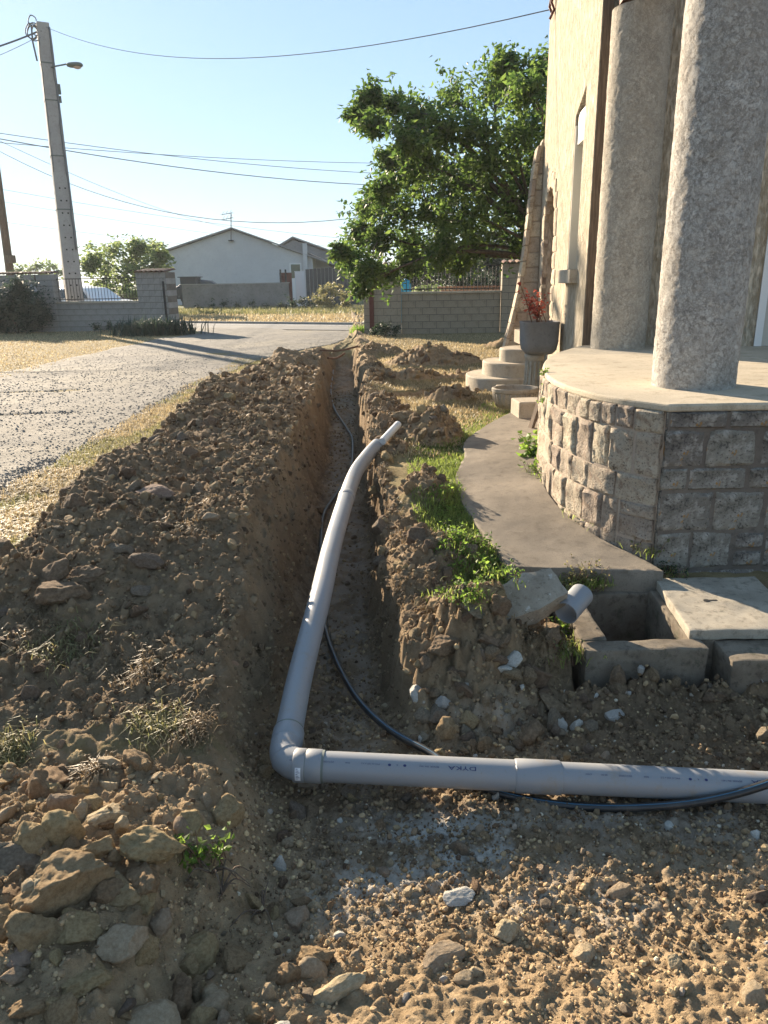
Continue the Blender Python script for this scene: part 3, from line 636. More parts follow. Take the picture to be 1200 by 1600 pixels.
# flat front face to the right of the corner
front = [(.715, .80, [.33, .38, .30, .4, .35, .5, .4, .5, .6, .5]), (.485, .695, [.225, .29, .25, .3, .28, .4, .4, .5, .5, .6]), (.345, .468, [.14, .33, .22, .3, .2, .4, .45, .5, .5]), (.09, .325, [.31, .29, .30, .28, .4, .5, .5, .6, .6]), (-.15, .072, [.20, .24, .17, .33, .4, .5, .5, .6]), (-.42, -.168, [.3, .3, .3, .4, .5, .5, .6, .6])]
for z0, z1, ws in front:
    x = 1.637
    for w in ws:
        if x + w > 6.5: break
        if (z0 < -.1) and w < .2: lay_stone((x + w / 2, 4.195, z0 + .055), Vector((1, 0)), Vector((0, -1)), w, .1, 'stone_lichen', terrace, .012, 6); lay_stone((x + w / 2, 4.195, z0 + .17), Vector((1, 0)), Vector((0, -1)), w, .1, 'stone_lichen', terrace, .012, 6)
        else: lay_stone((x + w / 2, 4.195, (z0 + z1) / 2), Vector((1, 0)), Vector((0, -1)), w + .006, z1 - z0 + .008, 'stone_lichen', terrace, .010, 9, 'stone', .016)
        x += w + .018

# ------------------------------------------------------------------ house
def stucco_column(name, loc, r, h, seed, label, nseg=150, nz=260, mat='roughcast'):
    th = np.linspace(0, 2 * np.pi, nseg, endpoint=False); zz = np.linspace(0, h, nz); T, Z = np.meshgrid(th, zz)
    p = np.stack([np.cos(T) * r, np.sin(T) * r, Z], -1).reshape(-1, 3)
    q = fbm3(p + seed, .11, 5, .6); qq = fbm3(p + seed + 9, .030, 3, .6); disp = .0016 * np.tanh(q * 5) + .0016 * np.tanh(qq * 4)
    p[:, :2] *= (1 + (disp / r) * np.clip(Z.ravel() / .02, 0, 1))[:, None]
    i = np.arange(nseg * nz).reshape(nz, nseg); f = np.stack([i[:-1], np.roll(i, -1, 1)[:-1], np.roll(i, -1, 1)[1:], i[1:]], -1).reshape(-1, 4)
    return put(name, mesh_np(name, p, f, mat, True), None, loc, label=label, cat='column')
stucco_column('porch_column', (2.065, 4.93, TOPZ), .262, 3.1, 0, 'nearer fat round roughcast column standing near the edge of the stone terrace')
stucco_column('porch_column', (2.42, 7.72, TOPZ), .268, float(ony(985, 14, 7.72)[2]) - TOPZ, 5, 'farther round roughcast column close to the house corner, seen whole', 120, 220, 'roughcast_warm')

house = thing('house', 'cream rendered house with slit window, arched stone doorway and flared stone buttress', 'house', (3, 9.5, 0))
W0, W1 = Vector((2.16, 8.12)), Vector((2.46, 12.0)); wd = (W1 - W0); WL = wd.length; wd.normalize(); wn_ = Vector((-wd.y, wd.x))     # wn_ points to the drive
HT = 5.6
def wall_pt(s, out=0.0): p = W0 + wd * s + wn_ * out; return (p.x, p.y)
def wall_box(mb, s0, s1, z0, z1, o0, o1):
    return mb.prism([wall_pt(s0, o0), wall_pt(s0, o1), wall_pt(s1, o1), wall_pt(s1, o0)][::-1], z0, z1)
# side wall with a slit window opening (pointed head) and a doorway
def s_of(x, y):                                               # distance along the wall where that line of sight meets it
    d = px(x, y); den = d[0] * wn_.x + d[1] * wn_.y; t = (W0.x * wn_.x + W0.y * wn_.y) / den; p = EYEP + d * t
    return (Vector((p[0], p[1])) - W0).dot(wd), p[2]
wa, wb = s_of(899, 300)[0], s_of(880, 300)[0]; wz0 = s_of(884, 422)[1]; wz1 = s_of(893, 190)[1]; wz2 = s_of(905, 148)[1]

wa, wb = .62, 1.22
da, db, dz0, dz1 = 2.45, 3.45, .80, 2.75
mb = MB(); TH = .28
wall_box(mb, 0, wa, -.3, HT, -TH, 0); wall_box(mb, wa, wb, -.3, wz0, -TH, 0); wall_box(mb, wb, da, -.3, HT, -TH, 0)
mb.add([(*wall_pt(wa, o), z) for o in (-TH, 0) for z in (wz2, HT)] + [(*wall_pt(wb, o), z) for o in (-TH, 0) for z in (wz1, HT)], [(0, 1, 5, 4), (2, 6, 7, 3), (0, 4, 6, 2), (1, 3, 7, 5)])
# doorway with a round head
ar = (db - da) / 2; cz = dz1 - ar; prof = [(da, dz0)] + [(da + ar - ar * math.cos(a), cz + ar * math.sin(a)) for a in np.linspace(0, math.pi, 13)] + [(db, dz0)]
for (s0, z0), (s1, z1) in zip(prof, prof[1:]):
    if s1 - s0 < 1e-4: continue
    mb.add([(*wall_pt(s, o), z) for o in (0, -TH) for s, z in ((s0, z0), (s1, z1), (s1, HT), (s0, HT))], [(0, 1, 2, 3), (5, 4, 7, 6), (0, 4, 5, 1)])
wall_box(mb, da, db, -.3, dz0, -TH, 0); wall_box(mb, db, WL, -.3, HT, -TH, 0)
wch(put('side_wall', mb.mesh('side_wall', 'render')), house)
# facade under the porch, turned away from the sun
F0 = W0 + Vector((.0, 0)); F1 = Vector((3.62, 7.62)); fd = (F1 - F0).normalized(); fl = 5.2
fn = Vector((fd.y, -fd.x))
def fac(s, o): p = F0 + fd * s + fn * o; return (p.x, p.y)
def fbox(mb, s0, s1, z0, z1, o0, o1): return mb.prism([fac(s0, o0), fac(s0, o1), fac(s1, o1), fac(s1, o0)], z0, z1)
ds = 1.68
mb = MB(); fbox(mb, .29, ds, TOPZ - .3, HT, -.25, -.06); fbox(mb, ds, ds + 1.0, 3.0, HT, -.25, -.06); fbox(mb, ds + 1.0, fl, TOPZ - .3, HT, -.25, -.06)
wch(put('facade', mb.mesh('facade', 'render')), house)
mb = MB(); fbox(mb, .012, .10, TOPZ - .3, HT, -.05, .02); wch(put('corner_shade_strip', mb.mesh('corner_shade_strip', 'wood')), house)  # dark strip standing in for the shadow in the corner reveal
dr = put('porch_door', None); wch(dr, house)
mb = MB(); fbox(mb, ds + .002, ds + .07, TOPZ + .003, 2.998, -.12, -.03); fbox(mb, ds + .93, ds + .998, TOPZ + .003, 2.998, -.12, -.03); fbox(mb, ds + .07, ds + .93, 2.93, 2.998, -.12, -.03)
o = put('frame', mb.mesh('frame', 'white'), dr); mb = MB(); fbox(mb, ds + .071, ds + .929, TOPZ + .004, 2.929, -.11, -.07); put('leaf', mb.mesh('leaf', 'reveal'), dr)
# slit window: pale reveal, shutter box, sill
win = put('window', None); wch(win, house)
mb = MB(); wall_box(mb, wa + .003, wb - .003, wz0 + .01, wz2, -TH - .02, -TH + .10); put('pane', mb.mesh('pane', 'reveal'), win)
mb = MB(); wall_box(mb, wa - .002, wa + .03, wz0 + .01, wz1, -TH, -.004); wall_box(mb, wb - .03, wb + .002, wz0 + .01, wz1 - .1, -TH, -.004); put('reveal', mb.mesh('reveal', 'reveal'), win)
mb = MB(); wall_box(mb, wa + .035, wb - .035, wz1 - .30, wz1 + .02, -.20, -.03); put('shutter_box', mb.mesh('shutter_box', 'white'), win)
mb = MB(); wall_box(mb, wa - .12, wb + .12, wz0 - .15, wz0, -.1, .09); bevel(put('sill', mb.mesh('sill', 'steps'), win), .01)
# arched doorway: jamb stones and the leaf behind
mb = MB()
dstone = []
zz = dz0 + .02
while zz < cz: dstone += [(db + .03, zz, 0), (da - .03, zz, 0)]; zz += .21
k = 0
for s, z, a in dstone:
    w = .26 if k // 2 % 2 else .17; k += 1
    lay_stone((*wall_pt(s + (w / 2 - .03 if s > da else -w / 2 + .03), .004), z + .1), -wd, wn_, w, .195, 'stone_block', house, .006, 4, 'jamb_stone', .018)
for a in np.linspace(.12, math.pi - .12, 9):
    p = wall_pt(da + ar - (ar + .09) * math.cos(a), .004); o = lay_stone((*p, cz + (ar + .09) * math.sin(a)), -wd, wn_, .19, .20, 'stone_block', house, .006, 4, 'arch_stone', .018)
mb = MB(); wall_box(mb, da, db, dz0, dz1, -TH + .02, -TH + .07); wch(put('side_door', mb.mesh('side_door', 'beam')), house)
# flared buttress at the far corner: block courses, narrowing upwards
mb = MB()
def fl_w(z): return float(np.interp(z, [-.3, .5, .9, 1.4, 2.0, 2.6, 3.1, 3.5], [.52, .46, .36, .26, .19, .14, .10, .03]))
def fin_pt(o, dep): p = W0 + wd * (WL + .03 + dep) + wn_ * o; return (p.x, p.y)
nz = 22; zs = np.linspace(-.3, 3.5, nz); v = []
for z in zs: v += [(*fin_pt(-.1, .02), z), (*fin_pt(fl_w(z) - .012, .02), z), (*fin_pt(fl_w(z) - .012, .32), z), (*fin_pt(-.1, .32), z)]
f = [(0, 3, 2, 1), tuple(range((nz - 1) * 4, nz * 4))]
for i in range(nz - 1):
    for j in range(4): f.append((i * 4 + j, i * 4 + (j + 1) % 4, i * 4 + 4 + (j + 1) % 4, i * 4 + 4 + j))
mb.add(v, f); but = wch(put('buttress', mb.mesh('buttress', 'mortar')), house)
z = -.28; k = 0
while z < 3.4:
    h = .205; wt = fl_w(z + .1); cuts = [0, wt] if wt < .34 else ([0, wt * (.42 if k % 2 else .6), wt])
    for a, b in zip(cuts, cuts[1:]):
        c0 = b if b < wt else None
        q = [(a + .004, z), ((b - .004) if c0 else fl_w(z), z), ((b - .004) if c0 else fl_w(z + h), z + h), (a + .004, z + h)]
        me = MB().add([(*fin_pt(o_, dd), zz_) for dd in (.0, .30) for o_, zz_ in q], [(0, 1, 2, 3), (7, 6, 5, 4), (0, 4, 5, 1), (1, 5, 6, 2), (2, 6, 7, 3), (3, 7, 4, 0)]).mesh('block', 'stone_block')
        o = put('block', me, but); bevel(o, .006, 1)
    z += h + .016; k += 1
for z in np.linspace(-.18, 3.3, 16):                              # rounded stones along the flared edge
    a, b = fl_w(z - .113), fl_w(z + .113); tn = Vector((0, 0, 1))
    me = MB().add([(*fin_pt(o_, dd), zz_) for dd in (-.03, .34) for o_, zz_ in ((a - .02, z - .113), (a + .045, z - .113), (b + .045, z + .113), (b - .02, z + .113))], [(0, 1, 2, 3), (7, 6, 5, 4), (0, 4, 5, 1), (1, 5, 6, 2), (2, 6, 7, 3), (3, 7, 4, 0)]).mesh('edge_stone', 'stone_block')
    o = put('edge_stone', me, but); bevel(o, .012, 2)
# rest of the shell, eaves and roof
mb = MB(); B0 = W1; bk = Vector((wd.y, -wd.x))
pts = [W1 - wn_ * .0, W1 + bk * 6, Vector(fac(fl, -.1)) + Vector((.5, .5))]
mb.prism([(W1.x - .0, W1.y - .001), (W1.x + bk.x * 6, W1.y + bk.y * 6), (W1.x + bk.x * 6 - wd.x * .25, W1.y + bk.y * 6 - wd.y * .25), (W1.x + bk.x * .3 - wd.x * .25, W1.y + bk.y * .3 - wd.y * .25)], -.3, HT - .02); wch(put('end_wall', mb.mesh('end_wall', 'render')), house)
mb = MB(); mb.prism([wall_pt(-.3, .32), (fac(fl, .3)[0], fac(fl, .3)[1]), (8.6, 12.6), wall_pt(WL + .3, .32)], HT, HT + .14); wch(put('roof', mb.mesh('roof', 'tile')), house)
mb = MB(); a = Vector((1.95, 8.5)); 
mb.prism([(2.04, 4.72), (2.26, 4.72), (2.60, 7.98), (2.27, 7.98)], 3.952, 4.16); mb.prism([(2.27, 4.74), (6.4, 4.74), (6.4, 4.95), (2.29, 4.95)], 3.952, 4.15)
mb.prism([(2.12, 7.55), (2.12, 7.70), (2.75, 7.55), (2.75, 7.40)][::-1], 3.94, 4.10)
wch(put('porch_beam', mb.mesh('porch_beam', 'beam')), house)
pb = W0 + wd * 2.9
mb = MB()
sb = s_of(867, 8)
bp = [(*wall_pt(sb[0], o), sb[1] + dz) for o, dz in ((-.02, .18), (.05, .1), (.07, -.02), (.03, -.1), (.06, -.16))]; mb.tube(bp, .018, 8); mb.tube([(q[0] + .01, q[1] - .07, q[2] + .03) for q in bp], .018, 8)
wch(put('wire_bracket', mb.mesh('wire_bracket', 'rust', True)), house)

# ------------------------------------------------------------------ curved concrete steps
steps = thing('entrance_steps', 'three curved pale concrete steps rising to the side doorway', 'steps', (2.0, 11.2, 0))
def step_poly(xl, y0, y1, r):
    pts = [(2.62, y0)]
    cx = xl + r
    pts += [(cx - r * math.sin(a) if True else 0, (y0 + y1) / 2 - (y1 - y0) / 2 * math.cos(a)) for a in np.linspace(0, math.pi, 16)]
    pts += [(2.62, y1)]
    return pts[::-1]
for (pxl, pyl), z0, z1, y0, y1 in (((721, 577), -.1, .17, 10.65, 11.97), ((751, 561), .08, .37, 10.75, 11.85), ((780, 543), .25, .56, 10.85, 11.65)):
    q = onz(pxl, pyl, z1); xlft = q[0]
    me = MB().prism(step_poly(xlft, y0, y1, .45), z0, z1).mesh('step', 'steps'); bevel(wch(put('step', autosmooth(me)), steps), .018)
me = MB().box((float(ony(809, 520, 11.3)[0]) + .3, 11.35, .71), (.6, .5, .19)).mesh('landing', 'blocktan'); wch(bevel(put('landing', me), .01), steps)

# ------------------------------------------------------------------ concrete path along the terrace
pth = [(795, 885, -.09), (765, 845, -.07), (722, 782, -.01), (713, 745, .02), (727, 712, .05), (726, 690, .07), (755, 668, .1), (790, 648, .12), (830, 632, .13)]
lp = spline([tuple(onz(x, y, z)) for x, y, z in pth], 48)
rp = [(1.9, 8.6, .12), (1.62, 7.3, .11), (1.36, 6.6, .09), (1.22, 5.9, .07), (1.17, 5.3, .03), (1.22, 4.82, -.02), (1.36, 4.42, -.06), (1.55, 4.16, -.09), (1.60, 4.02, -.095)]
rps = spline([(1.62, 4.00, -.095), (1.56, 4.17, -.085), (1.40, 4.44, -.06), (1.27, 4.82, -.02), (1.215, 5.3, .03), (1.26, 5.9, .07), (1.40, 6.6, .09), (1.66, 7.3, .11), (1.9, 8.6, .12)], 48)
def resample(P_, n):
    q = np.array([tuple(p) for p in P_]); t = np.r_[0, np.cumsum(np.linalg.norm(np.diff(q, axis=0), axis=1))]; u = np.linspace(0, t[-1], n); return np.stack([np.interp(u, t, q[:, k]) for k in range(3)], 1)
NA, NB = 150, 34
LL, RR = resample(lp, NA), resample(rps, NA); tt = np.linspace(0, 1, NB)[None, :, None]; G = LL[:, None] * (1 - tt) + RR[:, None] * tt
G[..., 2] += .006 * fbm(G[..., 0], G[..., 1], .5, 4) + .003 * fbm(G[..., 0], G[..., 1], .08, 3)
G[:, 0, 0] += .012 * fbm(G[:, 0, 1], G[:, 0, 1] * 0, .12, 4)
G[0, :, 1] += .008 * fbm(G[0, :, 0], G[0, :, 0] * 0, .07, 4)
mb = MB(); idx = lambda i, j: i * NB + j
mb.v = [tuple(p) for p in G.reshape(-1, 3)]; mb.f = [(idx(i, j), idx(i, j + 1), idx(i + 1, j + 1), idx(i + 1, j)) for i in range(NA - 1) for j in range(NB - 1)]
per = [idx(0, j) for j in range(NB)] + [idx(i, NB - 1) for i in range(1, NA)] + [idx(NA - 1, j) for j in range(NB - 2, -1, -1)] + [idx(i, 0) for i in range(NA - 2, 0, -1)]
last = per
for dz, off in ((-.006, .004), (-.09, .006), (-.22, .0)):
    k0 = len(mb.v); rr_ = random.Random(int(-dz * 1000)); mb.v += [(mb.v[p][0] + rr_.uniform(-.003, .003) - (off if p % NB == 0 else 0), mb.v[p][1] + rr_.uniform(-.003, .003) - (off if p < NB else 0), mb.v[p][2] + dz) for p in per]; cur = list(range(k0, k0 + len(per))); n = len(per)
    mb.f += [(last[(i + 1) % n], last[i], cur[i], cur[(i + 1) % n]) for i in range(n)]; last = cur
o = put('concrete_path', autosmooth(mb.mesh('concrete_path', 'patio'), 50), label='worn concrete path slab curving along the foot of the stone terrace', cat='path')

# ------------------------------------------------------------------ concrete inspection chamber, its cover, the block beside it
cz_ = -.20
A = onz(912, 918, cz_ + .0); B_ = onz(950, 1000, cz_); C_ = onz(1090, 1000, cz_)
x0, x1, y0, y1 = B_[0] - .005, C_[0] - .03, B_[1], 3.985
mb = MB()
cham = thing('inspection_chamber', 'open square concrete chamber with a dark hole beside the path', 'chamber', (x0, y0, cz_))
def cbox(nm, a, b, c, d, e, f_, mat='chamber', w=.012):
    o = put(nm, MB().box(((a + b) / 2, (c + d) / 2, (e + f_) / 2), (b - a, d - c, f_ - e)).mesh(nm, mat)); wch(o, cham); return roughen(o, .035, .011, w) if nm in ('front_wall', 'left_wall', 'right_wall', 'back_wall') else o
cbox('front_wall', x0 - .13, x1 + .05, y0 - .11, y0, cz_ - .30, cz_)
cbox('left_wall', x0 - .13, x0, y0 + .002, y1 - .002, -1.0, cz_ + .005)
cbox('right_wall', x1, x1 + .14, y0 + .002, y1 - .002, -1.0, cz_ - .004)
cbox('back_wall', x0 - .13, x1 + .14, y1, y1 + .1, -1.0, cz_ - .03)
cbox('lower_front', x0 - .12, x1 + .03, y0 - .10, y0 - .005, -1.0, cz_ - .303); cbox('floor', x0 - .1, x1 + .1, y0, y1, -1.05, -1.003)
cv = [onz(1022, 905, -.165), onz(1180, 903, -.165), onz(1262, 985, -.165), onz(1078, 988, -.165)]
o = put('chamber_cover', MB().prism([(p[0], p[1]) for p in cv][::-1], -.21, -.155).mesh('chamber_cover', 'cover'), label='thick square concrete cover pushed aside from the open chamber, with a lifting slot', cat='cover'); roughen(o, .035, .008, .007)
lh = onz(1110, 938, -.154)
slot = put('lifting_slot', MB().box((lh[0], lh[1], -.1545), (.075, .016, .003)).box((lh[0] - .02, lh[1], -.154), (.022, .026, .003)).mesh('lifting_slot', 'rubber'), o)
o = put('concrete_block', MB().box((x1 + .10 + .75, y0 - .10, cz_ - .135), (1.45, .22, .24), .0).box((x1 + .9, y0 + .36, cz_ - .11), (1.4, .66, .16)).mesh('concrete_block', 'chamber'), label='long concrete kerb block below the chamber cover, right of the open hole', cat='kerb'); roughen(o, .05, .011, .012)

# ------------------------------------------------------------------ boundary walls of block, with railings
BLOCK = {}
def block_mesh(L, h, d, mat):
    k = (round(L, 2), round(h, 2), round(d, 2), mat)
    if k not in BLOCK: BLOCK[k] = MB().box((0, 0, 0), (L, d, h)).mesh('block', mat)
    return BLOCK[k]
TILE = None
def tile_mesh():
    global TILE
    if TILE is None:
        n = 8; v = []; f = []
        for yy in (-.2, .2):
            for r in (.085, .07):
                for k in range(n + 1): a = math.pi * k / n; v.append((math.cos(a) * r, yy, math.sin(a) * r * .8))
        m = n + 1
        for k in range(n): f += [(k, k + 1, 2 * m + k + 1, 2 * m + k), (m + k, 3 * m + k, 3 * m + k + 1, m + k + 1), (k, m + k, m + k + 1, k + 1), (2 * m + k, 2 * m + k + 1, 3 * m + k + 1, 3 * m + k)]
        f += [(0, 2 * m, 3 * m, m), (n, m + n, 3 * m + n, 2 * m + n)]
        TILE = mesh_of('tile', v, f, 'tile')
    return TILE
def block_run(root, a, b, z0, z1, depth, mat, core='mortar_grey', course=.2, L=.42, off=0):
    """courses of blocks between plan points a and b, on root's children; the face looks to the right of a->b"""
    a = Vector(a); b = Vector(b); t = (b - a); ln = t.length; t.normalize(); nrm = Vector((t.y, -t.x)); rz = math.atan2(t.y, t.x)
    c = (a + b) / 2 - nrm * depth / 2
    wch(put('core', MB().box((c.x, c.y, (z0 + z1) / 2), (ln - .02, depth - .02, z1 - z0 - .01), rz).mesh('core', core)), root)
    k = 0; z = z0; r = random.Random(int(abs(a.x * 100)))
    while z + course <= z1 + .02:
        s = -L / 2 if (k + off) % 2 else 0
        while s < ln - .02:
            s0 = max(s, 0); s1 = min(s + L, ln)
            if s1 - s0 > .06:
                m = a + t * ((s0 + s1) / 2) - nrm * (depth / 2 + r.uniform(-.004, .004))
                o = put('block', block_mesh(s1 - s0 - .012, course - .014, depth, mat)); o.rotation_euler = (0, 0, rz); o.location = (m.x, m.y, z + course / 2); wch(o, root)
            s += L
        z += course; k += 1
def tiles_on(root, a, b, z, wdt=.5):
    a = Vector(a); b = Vector(b); t = b - a; ln = t.length; t.normalize(); rz = math.atan2(t.y, t.x); nrm = Vector((t.y, -t.x)); n = max(2, int(ln / .17))
    for i in range(n):
        p = a + t * (ln * (i + .5) / n) - nrm * wdt / 2
        o = put('tile', tile_mesh()); o.rotation_euler = (.10, 0, rz); o.scale = (1, (wdt + .12) / .4, 1); o.location = (p.x, p.y, z + .01); wch(o, root)
BAR = None
def railing(a, b, z0, z1, label, pitch=.115):
    global BAR
    a = Vector(a); b = Vector(b); t = b - a; ln = t.length; t.normalize(); rz = math.atan2(t.y, t.x); m = (a + b) / 2
    root = thing('railing', label, 'railing', (m.x, m.y, z0))
    for z in (z0 + .07, z1 - .02): wch(put('rail', MB().box((m.x, m.y, z), (ln, .03, .028), rz).mesh('rail', 'iron')), root)
    if BAR is None: BAR = MB().tube([(0, 0, 0), (0, 0, 1)], .0095, 6).mesh('bar', 'iron')
    n = int(ln / pitch)
    for i in range(n + 1):
        p = a + t * (ln * (i + .2) / (n + .4)); o = put('bar', BAR); o.location = (p.x, p.y, z0 - .01); o.scale = (1, 1, z1 - z0 - .012); wch(o, root)
    return root
def pl(x, y, z=0): q = onz(x, y, z); return Vector((q[0], q[1]))
# left: pillar, low wall with railing, high wall with worn render
Lp1 = Vector(ony(268, 518, 26.5)[:2]); tl = Vector((.985, -.17)).normalized(); Lp0 = Lp1 - tl * 1.12; nl = Vector((tl.y, -tl.x))
gp = thing('gate_pillar', 'grey block gate pillar topped with clay tiles left of the drive mouth', 'pillar', (*Lp1, 0))
block_run(gp, Lp0, Lp1, -.05, 1.95, .75, 'blockgrey', L=.44); 
E0 = Lp1 - nl * 0.0; 
tiles_on(gp, Lp0 + nl * .05, Lp1 + nl * .05, 1.97, .8)
po = Lp1 + nl * .03 - tl * .12; wch(put('gate_post', MB().box((po.x, po.y, .92), (.055, .05, 1.45), math.atan2(tl.y, tl.x)).mesh('gate_post', 'iron')), gp)
Lw0 = Lp0 - tl * 3.15
lw = thing('low_wall', 'low grey block wall carrying an iron railing beside the left gate pillar', 'wall', (*Lp0, 0))
block_run(lw, Lw0 - nl * .12, Lp0 - nl * .12, -.05, .95, .2, 'blockgrey')
c0, c1 = Lw0 - nl * .22, Lp0 - nl * .22; cm = (c0 + c1) / 2
wch(put('coping', MB().box((cm.x, cm.y, .985), ((c1 - c0).length - .01, .3, .065), math.atan2(tl.y, tl.x)).mesh('coping', 'steps')), lw)
railing(Lw0 - nl * .22 + tl * .03, Lp0 - nl * .22 - tl * .03, 1.02, 1.80, 'dark iron railing with upright bars on the low wall in front of the concrete pole')
hw = thing('high_wall', 'taller grey block wall with patchy render and tiled top behind the dark bush', 'wall', (*Lw0, 0))
Lh1 = Lw0 + tl * .0; Lh0 = Lw0 - tl * 9.5
block_run(hw, Lh1 - tl * .62, Lh1, -.05, 1.95, .42, 'blockgrey'); block_run(hw, Lh0, Lh1 - tl * .63 , -.05, 1.95, .2, 'blockgrey', off=1)
tiles_on(hw, Lh1 - tl * .62, Lh1, 1.97, .46); tiles_on(hw, Lh0, Lh1 - tl * .64, 1.97, .3)
rr = random.Random(3)
for i in range(7):                                              # patches of render left on the blocks
    p = Lh1 - tl * rr.uniform(.68, 1.7) + nl * .006; w = rr.uniform(.15, .35); q = [(w * math.cos(a) * rr.uniform(.6, 1.1), 1.3 * w * math.sin(a) * rr.uniform(.6, 1.1)) for a in np.linspace(0, 6.28, 9)[:-1]]
    z = rr.uniform(.3, 1.6); mb = MB().add([(p.x + tl.x * u + nl.x * o, p.y + tl.y * u + nl.y * o, z + v) for o in (-.01, .012) for u, v in q], [tuple(range(8))[::-1], tuple(range(8, 16))] + [(i, (i + 1) % 8, 8 + (i + 1) % 8, 8 + i) for i in range(8)])
    wch(put('render_patch', mb.mesh('render_patch', 'gable')), hw)
# right: pillar, wall with railing, pillar
R0, R1, R2, R3 = pl(571, 522), pl(627, 522), pl(782, 520), pl(824, 519)
tr_ = (R2 - R1).normalized(); R0 = R1 - tr_ * (R1 - R0).length; R3 = R2 + tr_ * .95; nr = Vector((tr_.y, -tr_.x))
g2 = thing('gate_pillar', 'tan block gate pillar half hidden by the hanging tree branch', 'pillar', (*R0, 0)); block_run(g2, R0, R1, -.05, 1.95, .45, 'blocktan', L=.40); tiles_on(g2, R0 + nr * .05, R1 + nr * .05, 1.97, .5)
po = R0 + tr_ * .24 + nr * .03; wch(put('gate_post', MB().box((po.x, po.y, .8), (.13, .05, 1.6), math.atan2(tr_.y, tr_.x)).mesh('gate_post', 'rust')), g2)
w2 = thing('low_wall', 'low tan block wall with a railing on top, behind the dry lawn', 'wall', (*R1, 0)); block_run(w2, R1 - nr * .1 + tr_ * .006, R2 - nr * .1 - tr_ * .006, -.05, 1.15, .2, 'blocktan')
cm = (R1 + R2) / 2 - nr * .2; wch(put('coping', MB().box((cm.x, cm.y, 1.18), ((R2 - R1).length - .02, .28, .055), math.atan2(tr_.y, tr_.x)).mesh('coping', 'steps')), w2)
railing(R1 - nr * .2 + tr_ * .03, R2 - nr * .2 - tr_ * .03, 1.21, 1.93, 'rusty iron railing on the tan wall with the garden behind it', .105)
g3 = thing('wall_pillar', 'tan block pillar with clay tiles between the railing and the house buttress', 'pillar', (*R2, 0)); block_run(g3, R2, R3, -.05, 1.95, .45, 'blocktan', L=.40); tiles_on(g3, R2 + nr * .05, R3 + nr * .05, 1.97, .5)
R4 = R3 + tr_ * 9; w3 = thing('boundary_wall', 'tan block wall running on behind the house', 'wall', (*R3, 0)); wch(put('core', MB().box(((R3 + R4) / 2 - nr * .2).to_3d() + Vector((0, 0, .6)), ((R4 - R3).length - .02, .2, 1.3), math.atan2(tr_.y, tr_.x)).mesh('core', 'blocktan')), w3)

# ------------------------------------------------------------------ poles, lamp, wires
def q3(x, y, Y): return Vector(ony(x, y, Y))
PY = 29.0
base, top = q3(117, 470, PY), q3(66, 36, PY); base = base + (base - top) * ((base.z + .3) / (top.z - base.z))
ax = (top - base).normalized()
pole = thing('utility_pole', 'tall tapering grey concrete utility pole with cables clipped to it, carrying a street lamp', 'pole', base)
yaw = math.radians(28); cx_, sx_ = math.cos(yaw), math.sin(yaw)
def frame(p, w, d):
    return [p + Vector((cx_ * a * w - sx_ * b * d, sx_ * a * w + cx_ * b * d, 0)) for a, b in ((-.5, -.5), (.5, -.5), (.5, .5), (-.5, .5))]
PW0, PW1, PD0, PD1 = .62, .40, .55, .36
mb = MB(); N_ = 14; v = []
for i in range(N_ + 1):
    t = i / N_; p = base.lerp(top, t); v += frame(p, PW0 + (PW1 - PW0) * t, PD0 + (PD1 - PD0) * t)
f = [(0, 3, 2, 1), tuple(range(N_ * 4, N_ * 4 + 4))] + [(i * 4 + j, i * 4 + (j + 1) % 4, i * 4 + 4 + (j + 1) % 4, i * 4 + 4 + j) for i in range(N_) for j in range(4)]
o = wch(put('shaft', mb.add(v, f).mesh('shaft', 'pole_concrete')), pole); bevel(o, .03, 2)
def on_pole(t, u, out, face=0):                                  # a point on the front (0) or right (1) face
    p = base.lerp(top, t); w = PW0 + (PW1 - PW0) * t; d = PD0 + (PD1 - PD0) * t
    return p + (Vector((cx_, sx_, 0)) * u * w - Vector((-sx_, cx_, 0)) * (d / 2 + out) if face == 0 else Vector((cx_, sx_, 0)) * (w / 2 + out) + Vector((-sx_, cx_, 0)) * u * d)
r_ = random.Random(4)
for u, face, rad, t0, t1 in ((.42, 0, .035, .30, .985), (.0, 1, .025, .25, .97), (.3, 1, .02, .1, .96), (-.47, 0, .012, .55, .95)):
    pts = [on_pole(t0 + (t1 - t0) * i / 24, u + r_.uniform(-.05, .05), rad * .8 + (.06 * math.sin(math.pi * i / 24) if u < -.4 else 0), face) for i in range(25)]
    wch(put('clipped_cable', MB().tube(pts, rad, 6).mesh('clipped_cable', 'wire', True)), pole)
for t in (.43, .60, .77, .88):
    p = base.lerp(top, t); mb = MB(); w = PW0 + (PW1 - PW0) * t + .02; d = PD0 + (PD1 - PD0) * t + .02; a = frame(p, w, d); b = frame(p + Vector((0, 0, .04)), w, d)
    wch(put('band', mb.add(a + b, [(0, 1, 5, 4), (1, 2, 6, 5), (2, 3, 7, 6), (3, 0, 4, 7), (4, 5, 6, 7), (0, 3, 2, 1)]).mesh('band', 'lampgrey')), pole)
for t in np.linspace(.06, .5, 12):
    for u in (-.18, .18): wch(put('bolt_hole', MB().box(on_pole(t, u, .001), (.05, .012, .05), yaw).mesh('bolt_hole', 'rubber')), pole)
bx = on_pole(.86 - .05, .0, .06, 1); wch(put('junction_box', MB().box(bx, (.12, .16, .3), yaw).box(bx - Vector((0, 0, .32)), (.09, .12, .2), yaw).mesh('junction_box', 'lampgrey')), pole)
